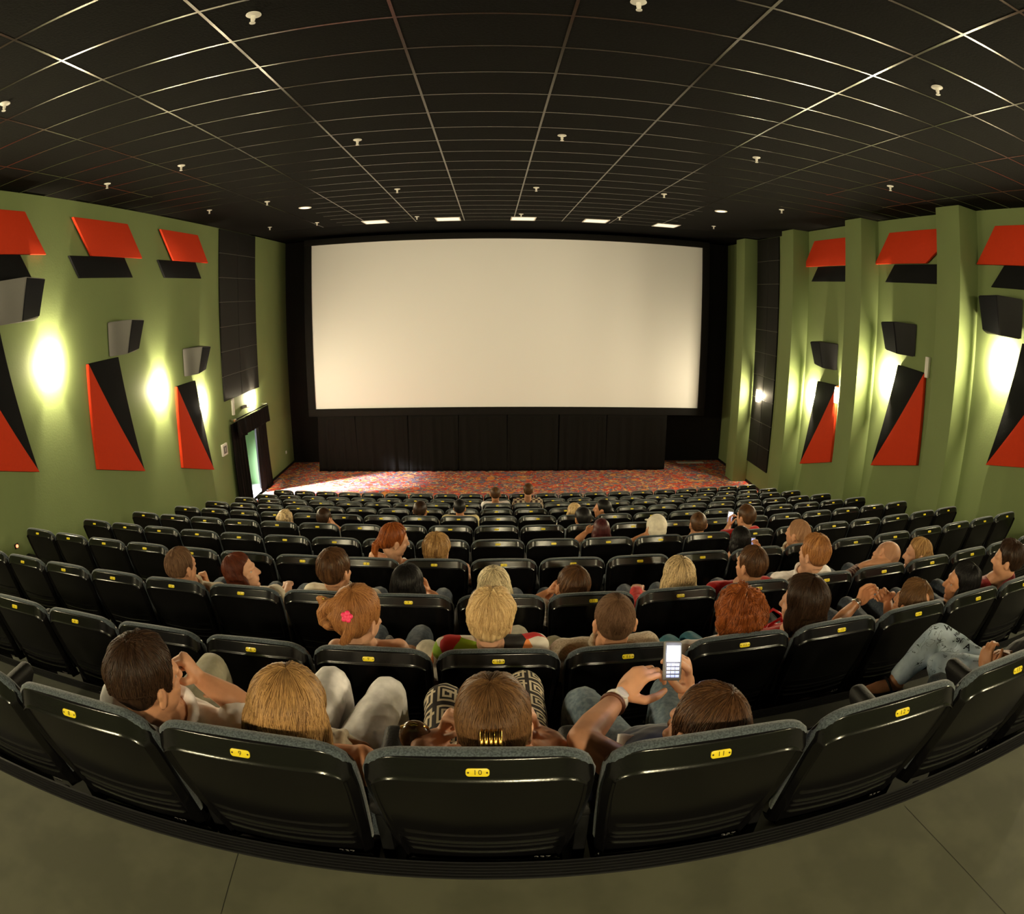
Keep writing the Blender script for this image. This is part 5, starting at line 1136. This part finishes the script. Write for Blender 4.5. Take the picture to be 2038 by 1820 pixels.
mesh_obj('hair_clip', from_bm(bm, 'hc'), M['gold'], sp['root'])['label'] = 'gold hair clip'
sp = BY[(1, 9)]; J = sp['J']; M['pink'] = plain('pink_plastic', (.85, .035, .13), .35, .5); bm = bmesh.new()
hm = [o for o in sp['root'].children if o.name.startswith('hair')][0]; bvh = BVHTree.FromPolygons([v.co for v in hm.data.vertices], [p.vertices[:] for p in hm.data.polygons])
cl = Matrix.Rotation(-sp['root'].rotation_euler.z, 3, 'Z') @ (V((0, 0, G)) - V(sp['root'].location)); dv = (V(LP['clip6']) - cl).normalized(); hit = bvh.ray_cast(cl, dv)
c = (hit[0] if hit[0] is not None else V(LP['clip6'])) - dv * .006; FR = dv.to_track_quat('Y', 'Z').to_matrix()
for k in range(5): ell(bm, c + FR @ V((.015 * math.cos(k * 1.256), 0, .015 * math.sin(k * 1.256))), (.011, .008, .011), FR, 2)
ell(bm, c, .009, I3, 2); mesh_obj('hair_clip', remesh(bm, .002, 1), M['pink'], sp['root'])['label'] = 'pink flower hair clip'
sp = BY[(4, 13)]; J = sp['J']; bm = bmesh.new(); R4 = Matrix.Translation(J['H']) @ J['R'].to_4x4() @ Matrix.Scale(J['hs'], 4)
ell(bm, (0, -.012, .030), (.0865, .107, .098), I3, 4); ell(bm, (0, -.035, -.012), (.084, .080, .07), I3, 3); ell(bm, (0, .115, .05), (.06, .06, .008), I3, 3); me = remesh(bm, .006, 2, 'cap'); me.transform(R4)
mesh_obj('cap', me, CM['offwhite'], sp['root'])['label'] = 'cream cap'
sp = BY[(0, 14)]; J = sp['J']; hj, kn, an, toe = J['legR']; bm = bmesh.new(); torus(bm, an + toe.normalized() * .035 + V((0, 0, -.03)), V((.75, -.2, .5)), .040, .006); mesh_obj('sandal_strap', from_bm(bm, 'st'), M['rubber'], sp['root'])['label'] = 'black sandal strap'
bm = bmesh.new(); tn = toe.normalized(); tube(bm, [an - tn * .06 + V((0, 0, -.062)), an + tn * .06 + V((0, 0, -.085)), an + tn * .18 + V((0, 0, -.08))], [.028, .034, .026], 10); mesh_obj('sandal_sole', from_bm(bm, 'st'), M['rubber'], sp['root'])
# stud earring of the person in profile
sp = BY[(2, 7)]; J = sp['J']; bm = bmesh.new(); ell(bm, J['H'] + J['R'] @ V((.088, -.008, -.045)), .006, I3, 2); mesh_obj('earring', from_bm(bm, 'er'), M['chrome'], sp['root'])

# inked letters on the pale jeans: laid onto the cloth of the raised thigh
sp = BY[(0, 14)]; J = sp['J']; tr = [o for o in sp['root'].children if o.name.startswith('trousers')][0]
bvh = BVHTree.FromPolygons([v.co for v in tr.data.vertices], [p.vertices[:] for p in tr.data.polygons])
hj, kn, an, toe = J['legR']; ax = (hj - kn).normalized(); up = (V((0, -.7, .75)) - ax * ax.dot(V((0, -.7, .75)))).normalized(); sd = up.cross(ax).normalized()
def letters(txt, size, along, across, turn):
    c = bpy.data.curves.new('ink', 'FONT'); c.body = txt; c.size = size; c.align_x = 'CENTER'; c.align_y = 'CENTER'; c.offset = .0006
    o = bpy.data.objects.new('tmp_ink', c); COL.objects.link(o); bpy.context.view_layer.update()
    me = bpy.data.meshes.new_from_object(o.evaluated_get(bpy.context.evaluated_depsgraph_get())); bpy.data.objects.remove(o)
    b = bmesh.new(); b.from_mesh(me); bmesh.ops.subdivide_edges(b, edges=b.edges[:], cuts=1); ct, sn = math.cos(turn), math.sin(turn); ok = True
    for v in b.verts:
        x, y = v.co.x * ct - v.co.y * sn, v.co.x * sn + v.co.y * ct
        p = kn + ax * (along + x) + sd * (across + y); hit = bvh.ray_cast(p + up * .25, -up, .5)
        v.co = hit[0] + hit[1] * .0012 if hit[0] is not None else p + up * .06
    b.to_mesh(me); b.free()
    q = mesh_obj('printed_letters', me, M['ink_black'], sp['root']); q['label'] = 'black inked lettering'
M['ink_black'] = plain('black_ink', (.015, .016, .02), .8, .1)
for q in (('W', .050, .02, .02, .6), ('HEAD', .026, .075, .035, 1.35), ('SV', .034, .10, -.005, .5), ('A', .052, .155, -.01, .15), ('x5', .022, .135, .04, 1.2), ('NS', .024, .20, .03, .9)): letters(*q)
# ------------------------------------------------------------------ camera and view
cd = bpy.data.cameras.new('camera'); cam = link(bpy.data.objects.new('camera', cd))
cd.type = 'PANO'; cd.sensor_fit = 'HORIZONTAL'; cd.sensor_width = 36.0
cd.panorama_type = 'FISHEYE_EQUISOLID'; cd.fisheye_lens = 1204.592 / 2038 * 36.0; cd.fisheye_fov = PI
cd.clip_start = .02
R_ = [[0.999425782941633, -0.033672802996056246, 0.0037744840564814873], [0.004965534050545254, 0.2557433985657006, 0.9667319471092584], [0.03351787378544055, 0.9661580908052543, -0.25576374979353367]]
cam.matrix_world = Matrix(((R_[0][0], R_[1][0], -R_[2][0], 0), (R_[0][1], R_[1][1], -R_[2][1], 0), (R_[0][2], R_[1][2], -R_[2][2], G), (0, 0, 0, 1)))
SC.camera = cam
w = bpy.data.worlds.new('World'); SC.world = w; w.use_nodes = True
w.node_tree.nodes['Background'].inputs['Color'].default_value = (0, 0, 0, 1)
SC.view_settings.view_transform = 'Standard'; SC.view_settings.look = 'None'; SC.view_settings.gamma = 1; SC.view_settings.exposure = 0.0
SC.view_settings.use_curve_mapping = False
SC.cycles.use_denoising = True
SC.cycles.max_bounces = 8; SC.cycles.diffuse_bounces = 4; SC.cycles.glossy_bounces = 2; SC.cycles.transmission_bounces = 2
SC.cycles.sample_clamp_indirect = 4.0; SC.cycles.caustics_reflective = False; SC.cycles.caustics_refractive = False
SC.cycles.use_adaptive_sampling = True; SC.cycles.adaptive_threshold = .04
SC.cycles.use_light_tree = True
